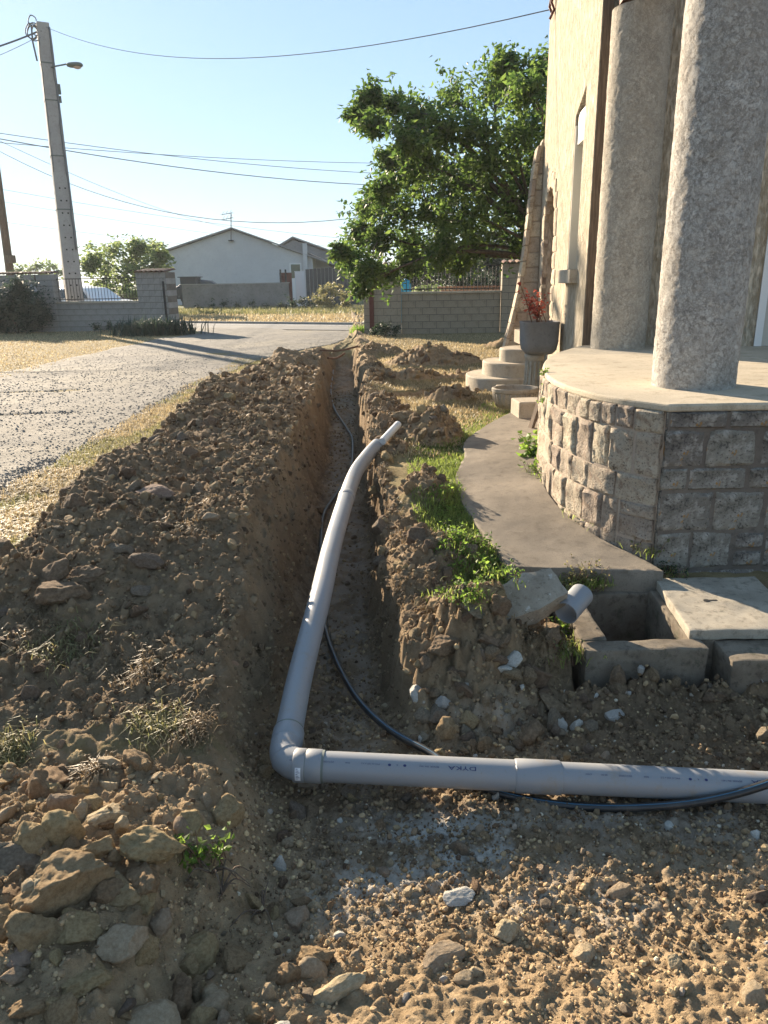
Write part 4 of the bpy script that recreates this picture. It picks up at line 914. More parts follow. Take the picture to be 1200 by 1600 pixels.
for i in range(5):                                               # loops of cable at the head
    c = top + Vector((r_.uniform(-.35, .05), -.2, r_.uniform(-.35, .02))); rad = r_.uniform(.12, .24)
    wch(put('cable_loop', MB().tube([c + Vector((math.cos(a) * rad, .03 * math.sin(3 * a), math.sin(a) * rad * 1.1)) for a in np.linspace(0, 5.6, 18)], .018, 6).mesh('cable_loop', 'wire', True)), pole)
hl_ = q3(58, 95, PY - .3); wch(put('hanging_tail', MB().tube([top + Vector((-.3, -.2, -.1)), top + Vector((-.33, -.2, -.6)), hl_], .03, 6).mesh('hanging_tail', 'wire', True)), pole)
lamp = thing('street_lamp', 'small street lamp with oval head on a short arm, fixed to the concrete pole', 'street lamp', on_pole(.83, 0, 0, 1))
a0, a1, a2 = q3(84, 104, PY - .2), q3(105, 100, PY - .3), q3(128, 103, PY - .3)
o = put('arm', MB().tube([a0 - Vector((.1, 0, .02)), a0, a1], .025, 8).mesh('arm', 'lampgrey', True)); wch(o, lamp)
c = (a1 + a2) / 2; L2 = (a2 - a1).length / 2 + .02
me = MB().lathe([(.02, -1), (.55, -.93), (.9, -.6), (1, -.1), (1, .4), (.86, .75), (.5, .97), (.05, 1)], 20).mesh('head', 'lampgrey', True)
o = put('head', me); o.matrix_world = Matrix.Translation(c) @ Matrix.Rotation(math.radians(90), 4, 'Y') @ Matrix.Diagonal((.085, .15, L2, 1)); o.parent = lamp; o.matrix_parent_inverse = Matrix.Translation(lamp.location).inverted()
me = MB().lathe([(.02, -1), (.7, -.7), (1, 0), (.7, .7), (.02, 1)], 16).mesh('lens', 'lens', True); o = put('lens', me); o.matrix_world = Matrix.Translation(c + Vector((L2 * .3, 0, -.055))) @ Matrix.Rotation(math.radians(90), 4, 'Y') @ Matrix.Diagonal((.075, .12, L2 * .55, 1)); o.parent = lamp; o.matrix_parent_inverse = Matrix.Translation(lamp.location).inverted()
# wooden pole beyond
b2, t2 = q3(16, 428, 36), q3(-38, 20, 36); b2 = b2 + (b2 - t2) * ((b2.z + .3) / (t2.z - b2.z))
wp = thing('wooden_pole', 'dark round wooden pole with a small box, behind the taller wall', 'pole', b2)
wch(put('shaft', MB().tube([b2, b2.lerp(t2, .5), t2], [.2, .165, .13], 12).mesh('shaft', 'wood', True)), wp)
bx = q3(16, 405, 35.75); wch(put('box', MB().box(bx, (.42, .22, .34)).mesh('box', 'wood')), wp)
def wire(p, sag, r, label, n=28, mat='wire', group=None):
    pts = []
    for (a, b), sg in zip(zip(p, p[1:]), sag if hasattr(sag, '__len__') else [sag] * 9):
        for i in range(n): t = i / n; q = a.lerp(b, t); pts.append(q - Vector((0, 0, 4 * sg * t * (1 - t))))
    pts.append(p[-1]); o = put('overhead_wire', MB().tube(pts, r * .46, 5).mesh('overhead_wire', mat, True), None, (0, 0, 0), None, None, label, 'wire', group); return o
htop = Vector((*wall_pt(sb[0], .06), sb[1] - .05))
wire([top + Vector((.15, -.1, -.15)), htop], .75, .016, 'sagging service wire from the concrete pole head to the house corner')
wire([top + Vector((-.2, 0, -.25)), q3(-260, 110, 24)], .3, .06, 'thick bundled cable leaving the pole head to the left edge')
wire([top + Vector((-.2, 0, -.4)), q3(-260, 160, 24)], .25, .018, 'thin wire just under the thick bundle leaving the pole head')
wire([q3(-80, 196, 33), q3(980, 262, 60)], 1.1, .03, 'topmost thin grey line of the trio crossing behind the concrete pole')
wire([q3(-80, 202, 33), q3(980, 268, 58)], 1.5, .042, 'middle and darkest line of the trio crossing behind the concrete pole')
wire([q3(-80, 216, 33), q3(980, 240, 62)], .8, .028, 'lowest thin line of the trio, rising towards the tree')
wire([q3(-80, 190, 34), q3(960, 222, 24)], 3.0, .024, 'single wire sagging low from the wooden pole towards the tree')
wire([q3(-30, 206, 34), q3(360, 356, 66)], .5, .022, 'faint wire descending from the wooden pole to the gable antenna')
wire([q3(-80, 280, 70), q3(700, 385, 90)], .8, .035, 'upper of two faint distant lines above the white gable house')
wire([q3(-80, 335, 70), q3(640, 410, 90)], .5, .035, 'lower faint distant line near the round tree')
wire([q3(-80, 300, 70), q3(700, 398, 90)], .8, .03, 'second faint distant line just under the upper one')

# ------------------------------------------------------------------ across the road
fw = [pl(288, 482), pl(452, 482)]
FWZ = float(ony(370, 444, (fw[0].y + fw[1].y) / 2)[2]); fw[0].y = fw[1].y = 48.0; fw[0].x = ony(286, 470, 48)[0]; fw[1].x = ony(452, 470, 48)[0]
z1 = float(ony(370, 444, 48)[2])
fwt = thing('field_wall', 'long plain grey wall across the road in front of the white gable house', 'wall', (fw[0].x, 48, 0))
wch(put('wall', MB().box(((fw[0].x + fw[1].x) / 2, 48.1, z1 / 2 - .2), (fw[1].x - fw[0].x, .2, z1 + .4)).mesh('wall', 'fieldwall')), fwt)
wch(put('coping', MB().box(((fw[0].x + fw[1].x) / 2, 48.1, z1 + .03), (fw[1].x - fw[0].x + .1, .3, .05)).mesh('coping', 'kerb')), fwt)
HY = 60.0
gh = thing('gable_house', 'long white rendered gable house across the road with a low pitched roof', 'house', (*ony(363, 440, HY)[:2], 0))
pa, pb_, pc = q3(250, 396, HY), q3(363, 358, HY), q3(518, 413, HY)
def pris(prof, y0, y1): 
    n = len(prof); mb = MB(); return mb.add([(x, y0, z) for x, z in prof] + [(x, y1, z) for x, z in prof], [tuple(range(n)), tuple(range(n, 2 * n))[::-1]] + [((i + 1) % n, i, n + i, n + (i + 1) % n) for i in range(n)])
wx = q3(488, 400, HY).x
zc = pb_.z + (pc.z - pb_.z) * (wx - pb_.x) / (pc.x - pb_.x)
wch(put('wall', pris([(pa.x, -.3), (wx, -.3), (wx, zc - .06), (pb_.x, pb_.z - .06), (pa.x, pa.z - .06)], HY, HY + 22).mesh('wall', 'gable')), gh)
ov = .35
for nm, (A_, B2) in (('roof', (pa, pb_)), ('roof', (pb_, pc))):
    d = (B2 - A_).normalized(); e0 = A_ - d * (.25 if A_ is pa else 0); e1 = B2
    wch(put(nm, pris([(e0.x, e0.z), (e1.x, e1.z), (e1.x, e1.z + .12), (e0.x, e0.z + .12)], HY - ov, HY + 22.3).mesh(nm, 'roofgrey')), gh)
an = thing('roof_antenna', 'television antenna on a mast at the peak of the white gable house', 'antenna', q3(361, 377, HY - .45))
def antenna(root, x, ytop, ybot, Y, w):
    b_, t_ = q3(x, ybot, Y), q3(x, ytop, Y); wch(put('mast', MB().tube([b_, t_], .035, 6).mesh('mast', 'iron')), root)
    for k in range(2):
        zz = t_.z - .1 - .35 * k; mb = MB().tube([(b_.x - w, Y, zz), (b_.x + w * .5, Y - .1, zz + .12)], .02, 5)
        for i in range(7): u = -w + w * 1.5 * i / 6; mb.tube([(b_.x + u, Y - .4, zz + .04 * i / 2), (b_.x + u, Y + .4, zz + .04 * i / 2 + .25 * (i % 2))], .014, 4)
        wch(put('array', mb.mesh('array', 'iron')), root)
antenna(an, 361, 333, 377, HY - .45, .55)
wch(put('bracket', MB().box(q3(361, 376, HY - .2), (.35, .5, .06)).mesh('bracket', 'iron')), an)
dw = put('door', None); wch(dw, gh); dx0, dx1 = q3(452, 411, HY).x, q3(471, 411, HY).x; dz1_, dz0_ = q3(460, 411, HY).z, .0
put('frame', pris([(dx0, dz0_), (dx1, dz0_), (dx1, dz1_), (dx0, dz1_)], HY - .05, HY + .02).mesh('frame', 'white'), dw); put('pane', pris([(dx0 + .12, dz1_ - 1.1), (dx1 - .12, dz1_ - 1.1), (dx1 - .12, dz1_ - .1), (dx0 + .12, dz1_ - .1)], HY - .07, HY).mesh('pane', 'greenglass'), dw)
vx = q3(476, 380, HY - .2); wch(put('flue', MB().box((vx.x, HY - .2, vx.z / 2), (.32, .3, vx.z)).mesh('flue', 'gable')), gh)
h2 = thing('grey_roofed_shed', 'low building with a grey sheet roof behind the gable house', 'building', (*ony(490, 430, 72)[:2], 0))
a_, b_, c_ = q3(425, 392, 72), q3(458, 372, 72), q3(560, 409, 72)
wch(put('wall', pris([(a_.x, -.3), (c_.x, -.3), (c_.x, c_.z - .1), (b_.x, b_.z - .15), (a_.x, a_.z - .1)], 72, 90).mesh('wall', 'roofgrey')), h2)
for A_, B2 in ((a_, b_), (b_, c_)): wch(put('roof', pris([(A_.x, A_.z), (B2.x, B2.z), (B2.x, B2.z + .14), (A_.x, A_.z + .14)], 71.6, 90.2).mesh('roof', 'roofgrey')), h2)
a_, b_, c_ = q3(483, 397, 63), q3(490, 397, 63), q3(520, 417, 63)
ext = thing('lean_to', 'pale lean-to with a sloping dark roof against the right end of the gable house', 'building', (a_.x, 63, 0))
wch(put('wall', pris([(a_.x, -.3), (c_.x, -.3), (c_.x, c_.z - .08), (b_.x, b_.z - .08), (a_.x, a_.z - .08)], 63, 70).mesh('wall', 'palewall')), ext); wch(put('roof', pris([(a_.x - .2, a_.z), (c_.x + .4, c_.z - .1), (c_.x + .4, c_.z + .08), (a_.x - .2, a_.z + .16)], 62.7, 70).mesh('roof', 'charcoal')), ext)
ch = thing('dark_fence', 'dark charcoal sheet fence right of the gable house', 'fence', (*ony(500, 450, 52)[:2], 0))
a_, b_ = q3(477, 421, 52), q3(560, 414, 53)
for i in range(14): 
    p = a_.lerp(b_, (i + .5) / 14); wch(put('panel', MB().box((p.x, p.y + .03 * (i % 2), p.z / 2 - .2), ((b_.x - a_.x) / 14 - .015, .04, p.z + .4)).mesh('panel', 'charcoal')), ch)
rg = thing('red_gate', 'dark red metal gate with black posts beside the end of the grey wall', 'gate', (*ony(448, 460, 48.3)[:2], 0))
a_ = q3(446, 426, 48.3); wch(put('panel', MB().box((a_.x, 48.3, a_.z / 2 + .1), (.75, .06, a_.z - .2)).mesh('panel', 'rust')), rg)
for x in (438, 446): q = q3(x, 421, 48.25); wch(put('post', MB().box((q.x, 48.2, q.z / 2), (.1, .08, q.z)).mesh('post', 'iron')), rg)
a_ = q3(468, 425, 50); o = put('pale_panel', MB().box((a_.x, 50, a_.z / 2), (.62, .08, a_.z)).box((a_.x, 50, a_.z + .03), (.66, .1, .05)).mesh('pale_panel', 'palegate'), label='pale blue upright panel next to the red gate', cat='panel')

# cars: only their upper halves show
def car(name, label, loc, rz, mat, van=False):
    root = thing(name, label, 'car', loc, rz)
    body = [(-2.1, .3), (2.05, .3), (2.12, .62), (1.95, .86), (1.0, .98), (-1.95, .98), (-2.12, .75)]; cab = [(1.05, .97), (.35, 1.42), (-.4, 1.5), (-1.3, 1.44), (-1.95, .97)]
    def ex(prof, w0, w1, m, nm):
        n = len(prof); zs = [p[1] for p in prof]; lo, hi = min(zs), max(zs); W = [w0 + (w1 - w0) * (z - lo) / (hi - lo) for z in zs]
        me = MB().add([(x, -w, z) for (x, z), w in zip(prof, W)] + [(x, w, z) for (x, z), w in zip(prof, W)], [tuple(range(n)), tuple(range(n, 2 * n))[::-1]] + [((i + 1) % n, i, n + i, n + (i + 1) % n) for i in range(n)]).mesh(nm, m)
        return bevel(put(nm, me, root), .06, 3)
    ex(body, .86, .82, mat, 'body'); ex(cab, .78, .58, mat, 'cabin')
    ex([(1.0, 1.0), (.36, 1.38), (.30, 1.38), (.94, 1.0)], .70, .58, 'glass', 'windscreen')
    for sgn in (-1, 1):
        me = MB().add([(x, sgn * y, z) for x, y, z in ((.75, .775, 1.02), (-1.5, .775, 1.02), (-1.15, .645, 1.36), (.3, .645, 1.36))], [(0, 1, 2, 3)]).mesh('side_window', 'glass'); o = put('side_window', me, root); o.location = (0, sgn * .012, 0)
        for x in (-1.3, 1.3):
            w = put('wheel', MB().lathe([(.2, -.1), (.31, -.1), (.33, -.05), (.33, .05), (.31, .1), (.2, .1)], 20).mesh('wheel', 'rubber', True), root, (x, sgn * .78, .33), (math.pi / 2, 0, 0)); put('rim', MB().lathe([(.05, -.11), (.2, -.102), (.2, .102), (.05, .11)], 14).mesh('rim', 'lampgrey'), w)
    return root
c_ = ony(118, 462, 31.8); car('parked_car', 'white car parked on the road, seen through the railing behind the concrete pole', (c_[0] + .1, 33.3, .02), math.radians(-32), 'carwhite')
c_ = ony(322, 440, 51); zt = float(ony(322, 436, 51)[2]); car('parked_car', 'dark car whose roof shows above the long grey wall', (c_[0], 51, zt - 1.52), math.radians(6), 'cardark')
c_ = ony(296, 438, 50); zt = float(ony(296, 433.5, 50)[2]); o = put('dark_trailer', MB().box((c_[0], 50.3, zt / 2 + .1), (1.0, 1.4, zt - .2)).box((c_[0], 50.3, zt + .02), (1.25, 1.6, .06)).mesh('dark_trailer', 'charcoal'), label='dark flat topped box standing behind the grey wall beside the dark car', cat='trailer')

# garden beyond the right wall
q = q3(634, 452, 24.3); o = put('blue_barrel', MB().box((0, 0, .6), (.32, .32, 1.2)).box((0, 0, 1.24), (.26, .26, .1)).box((0, 0, 1.31), (.1, .1, .06)).mesh('blue_barrel', 'bluebox'), None, (q.x, 24.3, q.z - 1.02), label='bright blue plastic container behind the railing next to the pillar', cat='container'); bevel(o, .04, 2)
q = q3(738, 450, 33); tb = thing('planter_wall', 'low orange brick planter wall in the garden behind the railing', 'wall', (q.x, 33, 0))
zt = q.z + .12
for r0 in range(6):
    for i in range(10):
        o = put('brick', block_mesh(.26, .13, .2, 'terracotta')); o.location = (q.x - 1.35 + .28 * i + .14 * (r0 % 2), 33, zt - .1 - .145 * r0); wch(o, tb)

# ------------------------------------------------------------------ trees and bushes
def tree(name, label, cat, base, clumps, trunk_r, fork, leaf, n_per, mat, seed, droop=.55, group=None, branch=True, wood='bark', dens=1.0):
    r = np.random.default_rng(seed); root = thing(name, label, cat, base, group=group); base = Vector(base); fork = Vector(fork)
    mb = MB(); mid = base.lerp(fork, .5) + Vector((.06, .05, 0)); mb.tube([base - Vector((0, 0, .3)), base.lerp(fork, .1), mid, fork], [trunk_r * 1.35, trunk_r * 1.1, trunk_r * .92, trunk_r * .8], 12)
    wch(put('trunk', mb.mesh('trunk', wood, True)), root)
    pts = []; lim = MB(); kids = []
    for (c, rad) in clumps:
        c = Vector(c)
        if branch:
            nearer = [k for k in kids if (k - c).length < (fork - c).length * .75 and (k - fork).length < (c - fork).length]
            st = min(nearer, key=lambda k: (k - c).length) if nearer and r.random() < .65 else fork
            m = st.lerp(c, .5) + Vector(r.normal(0, .10, 3)) * (c - st).length * .5 + Vector((0, 0, .08 * (c - st).length))
            q = spline([st, m, c], 8); ln = (c - st).length; r0 = trunk_r * (.24 if st is fork else .12) * min(1.2, .5 + ln / 4); lim.tube(q, [r0 * (1 - .8 * i / (len(q) - 1)) for i in range(len(q))], 6, False)
            for _ in range(5):
                e = c + Vector(r.normal(0, 1, 3)).normalized() * rad * r.uniform(.5, 1.0); lim.tube([q[-3], q[-3].lerp(e, .55) + Vector((0, 0, .05 * rad)), e], [r0 * .22, r0 * .14, r0 * .06], 4, False)
            kids.append(c)
        n = max(8, int(n_per * dens))
        # twigs: leaves strung along short drooping lines, so gaps stay between them
        nt = max(3, n // 9); d = r.normal(size=(nt, 3)); d /= np.linalg.norm(d, axis=1)[:, None]; s0 = np.array(c) + d * rad * np.abs(r.normal(0, .62, (nt, 1))) * np.array([1, 1, .85])
        dirs = d * .9 + r.normal(0, .45, (nt, 3)); dirs[:, 2] -= .30; dirs /= np.linalg.norm(dirs, axis=1)[:, None]
        tl_ = rad * r.uniform(.3, .85, nt)
        for k in range(9): pts.append(s0 + dirs * (tl_ * (k / 9.))[:, None] + r.normal(0, leaf * .35, (nt, 3)))
    if branch: wch(put('limbs', lim.mesh('limbs', wood, True)), root)
    pts = np.concatenate(pts); wch(put('crown', leaf_mesh('crown', pts, leaf, leaf * .27, mat, seed + 1, droop)), root)
    return root
rs = np.random.default_rng(21)
CH = [(790,112,24),(775,140,30),(830,135,30),(705,150,32),(850,105,22),(745,200,42),(805,205,46),(690,200,30),(650,180,22),(612,162,18),(578,150,15),(558,178,12),(585,192,14),(635,222,22),(680,250,36),(740,262,44),(805,280,46),(640,272,26),(600,290,22),(578,322,22),(622,322,32),(668,322,36),(730,330,42),(790,340,40),(842,315,34),(562,362,18),(592,372,26),(642,378,26),(690,388,24),(738,385,24),(545,402,15),(572,415,20),(566,445,12),(602,425,16),(640,408,14),(842,200,38),(842,262,38),(532,390,8),(716,412,10),(655,250,24),(710,290,30),(770,300,34),(610,245,14),(700,345,26),(760,250,34),(900,180,60),(920,260,70),(900,340,55),(960,220,70),(820,375,16),(788,96,17)]
CH = [(x, y, r * 1.12) for x, y, r in CH]
cl = []
for x, y, r in CH:
    Y = 16.6 + rs.normal(0, 1.1) * (1 if r > 20 else .5); p = Vector(ony(x, y, Y)); cl.append((p, r * Y * 1.03 / F_PX))
tree('cherry_tree', 'leafy green cherry tree leaning over the tan wall, its branch hanging towards the drive', 'tree', (4.15, 16.9, 0), cl, .20, (3.75, 16.7, 1.95), .14, 800, 'leaf', 31)
def blob_tree(name, label, cat, Y, CHs, base_px, leaf, n, mat, seed, trunk=.18, spread=1.0, group=None, branch=True, droop=.3):
    r_ = np.random.default_rng(seed); cl = []
    for x, y, r in CHs: yy = Y + r_.normal(0, 1) * spread; cl.append((Vector(ony(x, y, yy)), r * yy / F_PX))
    b = onz(base_px[0], 470, 0) if False else ony(base_px[0], 470, Y); b = Vector((b[0], b[1], 0)); fk = Vector(ony(*base_px, Y))
    return tree(name, label, cat, b, cl, trunk, fk, leaf, n, mat, seed, droop, group, branch)
blob_tree('round_tree', 'rounded pale green tree behind the railing, left of the white gable house', 'tree', 44, [(150,402,22),(180,392,20),(210,388,18),(238,390,16),(255,398,12),(165,420,20),(205,412,22),(240,415,16),(140,415,14),(190,430,20),(225,432,18),(255,420,10),(160,440,14),(215,384,12)], (195, 428), .30, 300, 'leaf_far', 41, .2, 1.5)
blob_tree('shrub', 'bushy light green shrub behind the railing, under the round tree', 'shrub', 38, [(170,455,14),(195,450,14),(215,455,12),(150,458,10),(205,462,12)], (190, 462), .2, 200, 'leaf_far', 42, .06, .6)
blob_tree('distant_tree', 'small distant tree between the wooden pole and the concrete pole', 'tree', 70, [(45,418,13),(60,415,10),(30,424,8)], (46, 430), .35, 170, 'leaf_far', 43, .15)
blob_tree('distant_tree', 'distant low tree just left of the concrete pole', 'tree', 74, [(82,418,12),(95,424,9),(72,428,10)], (82, 432), .35, 170, 'leaf_far', 44, .15)
blob_tree('laurel_bush', 'big dark bush in front of the taller grey wall', 'bush', 26.6, [(10,470,26),(35,462,24),(50,480,22),(20,492,22),(45,500,18),(-15,475,28),(5,505,16),(62,492,12),(30,448,12),(-40,480,30)], (20, 500), .12, 1300, 'leaf_blue', 45, .06, .4, None, False)
blob_tree('pine_tree', 'dark pine behind the tan pillar near the house', 'tree', 30, [(812,385,16),(830,378,16),(845,392,14),(800,400,10),(850,372,16)], (836, 405), .2, 600, 'leaf_dark', 46, .15, 1)
for i, (lab, Y, C, b, m) in enumerate([('dark rounded tree behind the railing, under the cherry branches', 42, [(650,405,22),(680,400,24),(665,425,22),(640,430,16),(695,425,20)], (668, 430), 'leaf_dark'), ('bluish green tree in the garden gap to the right of the dark rounded tree', 46, [(715,408,20),(735,412,20),(720,430,16),(745,430,14)], (725, 430), 'leaf_blue'), ('dark leafy tree in front of the pine, left of the tan pillar', 40, [(765,405,20),(790,408,20),(775,428,18),(800,425,14),(760,385,14)], (778, 430), 'leaf_dark'), ('dark tree half hidden behind the cherry trunk', 44, [(690,370,24),(740,372,24),(790,372,22),(640,390,14)], (740, 410), 'leaf_dark')]):
    blob_tree('garden_tree', lab, 'tree', Y, C, b, .26, 800, m, 50 + i, .14, 1.5)
blob_tree('clipped_hedge', 'dark clipped garden shrub behind the railing above the orange planter', 'hedge', 34, [(715,440,12),(735,436,13),(755,438,13),(772,442,10),(745,448,12)], (742, 450), .12, 900, 'leaf_dark', 60, .05, .5, None, False)
blob_tree('garden_shrub', 'pale green shrub behind the railing beside the blue container', 'shrub', 27, [(655,452,7),(668,450,8),(680,455,6),(660,460,6)], (667, 460), .09, 180, 'leaf_far', 61, .03, .3, None, False)
blob_tree('wild_shrub', 'brownish wild shrub before the dark fence across the road', 'shrub', 44, [(505,455,12),(520,452,14),(535,460,12),(498,468,10),(515,470,13),(540,472,10)], (515, 472), .2, 200, 'verge', 62, .05, .5, None, False)
blob_tree('wild_shrub', 'low dark weeds against the end of the grey field wall', 'shrub', 45, [(470,470,9),(485,474,10),(458,474,8),(440,477,6)], (475, 477), .16, 170, 'leaf_dark', 63, .04, .5, None, False)
blob_tree('climbing_weed', 'dark weeds growing along the foot of the grey field wall', 'weed', 46.5, [(330,478,6),(350,474,7),(372,476,8),(395,474,7),(415,478,6),(310,480,5)], (370, 480), .14, 110, 'leaf_dark', 64, .03, .3, None, False)

# strap-leaved plant and creepers at the wall foot
q = pl(250, 523); rs2 = np.random.default_rng(5)
P = np.stack([q.x + rs2.normal(0, .55, 700), q.y + rs2.normal(0, .22, 700) - .25, np.zeros(700)], 1)
blades('strap_leaved_plant', P, .62, .022, .8, 'leaf_blue', rs2.random(700), kind=None, seed=2, label='clump of arching strap leaved plant at the foot of the left gate pillar', cat='plant')
blob_tree('creeper', 'dark creeper growing at the foot of the low grey wall', 'creeper', 26.9, [(170,508,7),(185,511,6),(205,506,9),(150,511,6),(195,512,6)], (185, 512), .10, 150, 'leaf_dark', 66, .02, .15, None, False)
blob_tree('creeper', 'dark green creeper at the foot of the tan gate pillar', 'creeper', 21.8, [(592,508,9),(605,512,9),(618,516,7),(598,518,7),(585,518,6)], (600, 518), .09, 150, 'leaf_dark', 67, .02, .1, None, False)
q = pl(562, 522); blades('grass_tuft', np.stack([q.x + rs2.normal(0, .12, 160), q.y + rs2.normal(0, .1, 160), np.zeros(160)], 1), .3, .012, .5, 'weed', rs2.random(160), kind=None, seed=3, label='bright green tuft at the outer edge of the tan gate pillar', cat='grass tuft')

# ------------------------------------------------------------------ planter on its pedestal, basin, block, plank
pp = Vector(onz(835, 622, .02)); PYY = 9.55; cx = float(ony(842, 528, PYY)[0]); zt = float(ony(842, 502, PYY)[2]); zb = float(ony(842, 553, PYY)[2]); cp = float(ony(834, 575, PYY)[0])
ped = thing('pedestal', 'pale fluted concrete pedestal carrying the grey pot', 'pedestal', (cp, PYY, .0))
hp = zb - .003
put('shaft', MB().lathe([(.15, 0), (.15, .05), (.135, .07), (.12, .16), (.105, .3), (.098, hp - .08), (.12, hp - .05), (.125, hp)], 24).mesh('shaft', 'steps', True), ped)
mbx = MB()
for k in range(12): a = 2 * math.pi * k / 12; mbx.tube([(.128 * math.cos(a), .128 * math.sin(a), .1), (.108 * math.cos(a), .108 * math.sin(a), .3), (.10 * math.cos(a), .10 * math.sin(a), hp - .08)], .014, 5)
put('fluting', mbx.mesh('fluting', 'steps', True), ped)
pot = thing('plant_pot', 'dark grey squarish pot standing on the pedestal, holding a red leaved plant', 'pot', (cx, PYY, zb))
R_ = .225; ph = zt - zb
def sq(n, r, p=5): return [(r * abs(math.cos(a)) ** (2 / p) * (1 if math.cos(a) >= 0 else -1), r * abs(math.sin(a)) ** (2 / p) * (1 if math.sin(a) >= 0 else -1)) for a in np.linspace(0, 2 * math.pi, n, endpoint=False)]
mbx = MB(); prof = [(.12, 0), (.16, .01), (.205, .06), (.222, .16), (.226, ph - .03), (.232, ph - .02), (.232, ph), (.208, ph), (.205, ph - .07), (.02, ph - .075)]
n = 40; v = [(x, y, z) for r, z in prof for x, y in sq(n, r)]; f = [(i * n + k, i * n + (k + 1) % n, (i + 1) * n + (k + 1) % n, (i + 1) * n + k) for i in range(len(prof) - 1) for k in range(n)]
me = mbx.add(v, f + [tuple(range(n))[::-1], tuple(range((len(prof) - 1) * n, len(prof) * n))]).mesh('body', 'pot'); autosmooth(me, 40); put('body', me, pot)
put('soil_fill', MB().lathe([(.195, ph - .072), (.1, ph - .05), (.01, ph - .045)], 20).mesh('soil_fill', 'clod', True), pot)
rp_ = thing('red_plant', 'sparse plant with red leaves on thin stems, growing in the grey pot', 'plant', (cx, PYY, zt - .05)); mbx = MB(); lp_ = []
r_ = np.random.default_rng(9)
for k in range(11):
    a = r_.uniform(0, 6.28); L = r_.uniform(.18, .42); tipp = Vector((math.cos(a) * L * .5 - .04, math.sin(a) * L * .4, L)); 
    if k == 0: tipp = Vector((-.27, -.05, .5))
    st = Vector((r_.normal(0, .05), r_.normal(0, .05), 0)); q = spline([st, st.lerp(tipp, .5) + Vector((0, 0, .04)), tipp], 8); mbx.tube(q, [.007, .007, .006, .006, .005, .005, .004, .004, .003][:len(q)], 5)
    for qq in q[3:]:
        for _ in range(3 if k else 2): lp_.append(np.array(qq) + r_.normal(0, .028, 3))
put('stems', mbx.mesh('stems', 'root', True), rp_); put('leaves', leaf_mesh('leaves', np.array(lp_), .062, .022, 'redleaf', 4, .2), rp_)
bc = onz(806, 641, .11); bw = 73 / 2 * (bc[1] * 1.02) / F_PX
bz = .10; hh = .24; bs = bw / .36
o = put('stone_basin', autosmooth(MB().lathe([(.2, 0), (.26, .015), (.305, .07), (.33, .14), (.335, .19), (.36, .2), (.362, .235), (.345, .245), (.315, .24), (.30, .2), (.25, .11), (.12, .07), (.01, .065)], 40, sx=bs, sy=bs * .85).mesh('stone_basin', 'basin'), 45), None, (bc[0] + .02, bc[1] + .20, bz), label='shallow oval concrete basin on the ground beside the path end', cat='basin')
for k in range(26):
    a = 2 * math.pi * k / 26; put('rib', MB().tube([(.275 * bs * math.cos(a), .275 * bs * .85 * math.sin(a), .03), (.325 * bs * math.cos(a), .325 * bs * .85 * math.sin(a), .13), (.338 * bs * math.cos(a), .338 * bs * .85 * math.sin(a), .185)], .012, 5).mesh('rib', 'basin', True), o)
b0 = onz(826, 656, .10); o = put('step_block', MB().box((0, 0, .09), (.30, .34, .19)).mesh('step_block', 'steps'), None, (b0[0] + .03, b0[1] + .2, .10), (0, 0, .1), label='small square concrete block on the path in front of the basin', cat='block'); bevel(o, .012)
a_ = Vector(onz(829, 672, .085)); b_ = Vector(ony(846, 618, a_.y + .03)); d = b_ - a_; me = MB().box((0, 0, d.length / 2), (.075, .03, d.length)).mesh('plank', 'wood'); o = put('plank', me, None, a_, label='weathered narrow plank leaning against the stone terrace', cat='plank'); o.rotation_euler = d.to_track_quat('Z', 'Y').to_euler(); bevel(o, .004, 1)
q = pl(783, 598, 0); a_ = ony(783, 590, 10.5); o = put('low_post', MB().box((0, 0, 0), (.13, .1, .16)).mesh('low_post', 'steps'), None, (a_[0], 10.50, .03), label='little pale block set against the lowest curved step', cat='block'); bevel(o, .01)

# ------------------------------------------------------------------ pipes and cable
PR = .0605
def tube_obj(name, pts, r, mat, n=28, parent=None, cap=True, **kw): 
    me = MB().tube(pts, r, n, cap).mesh(name, mat); autosmooth(me, 50); return put(name, me, parent, **kw)
ex_ = [(448, 1160, -.29), (470, 1052, -.235), (500, 935, -.10), (522, 842, -.03), (552, 747, .0), (573, 714, .04), (590, 695, .085)]
run = spline([tuple(onz(x, y, z)) for x, y, z in ex_], 60)
pipe = thing('drain_pipe', 'long grey plastic drain pipe with an elbow, along the trench and across the dug ground', 'pipe', tuple(onz(445, 1185, -.30)))
wch(tube_obj('long_run', run, PR, 'pvc'), pipe)
el0 = run[0]; hx0 = Vector(onz(474, 1196, -.305)); hx1 = Vector(onz(1310, 1236, -.36))
dA = (run[0] - run[2]).normalized(); dB = (hx1 - hx0).normalized()
corner = Vector(onz(436, 1186, -.30)); arc = []
for t in np.linspace(0, 1, 13): arc.append(el0 * (1 - t) ** 2 + (el0 + dA * .115) * 2 * t * (1 - t) * .5 + (hx0 - dB * .115) * 2 * t * (1 - t) * .5 + hx0 * t * t)
el = wch(tube_obj('elbow', arc, PR + .003, 'pvc'), pipe)
def collar(c, d, L, r, nm='collar'):
    return wch(tube_obj(nm, [c - d * L / 2, c - d * (L / 2 - .006), c + d * (L / 2 - .006), c + d * L / 2], [r - .004, r, r, r - .004], 'pvc'), pipe)
collar(run[0] - (run[0] - run[1]).normalized() * .03, (run[0] - run[1]).normalized(), .075, PR + .0065); collar(arc[6], (arc[7] - arc[5]).normalized(), .010, PR + .0062, 'seam'); collar(hx0 - dB * .012, dB, .05, PR + .0065); collar(hx0 + dB * .045, dB, .07, PR + .0058)
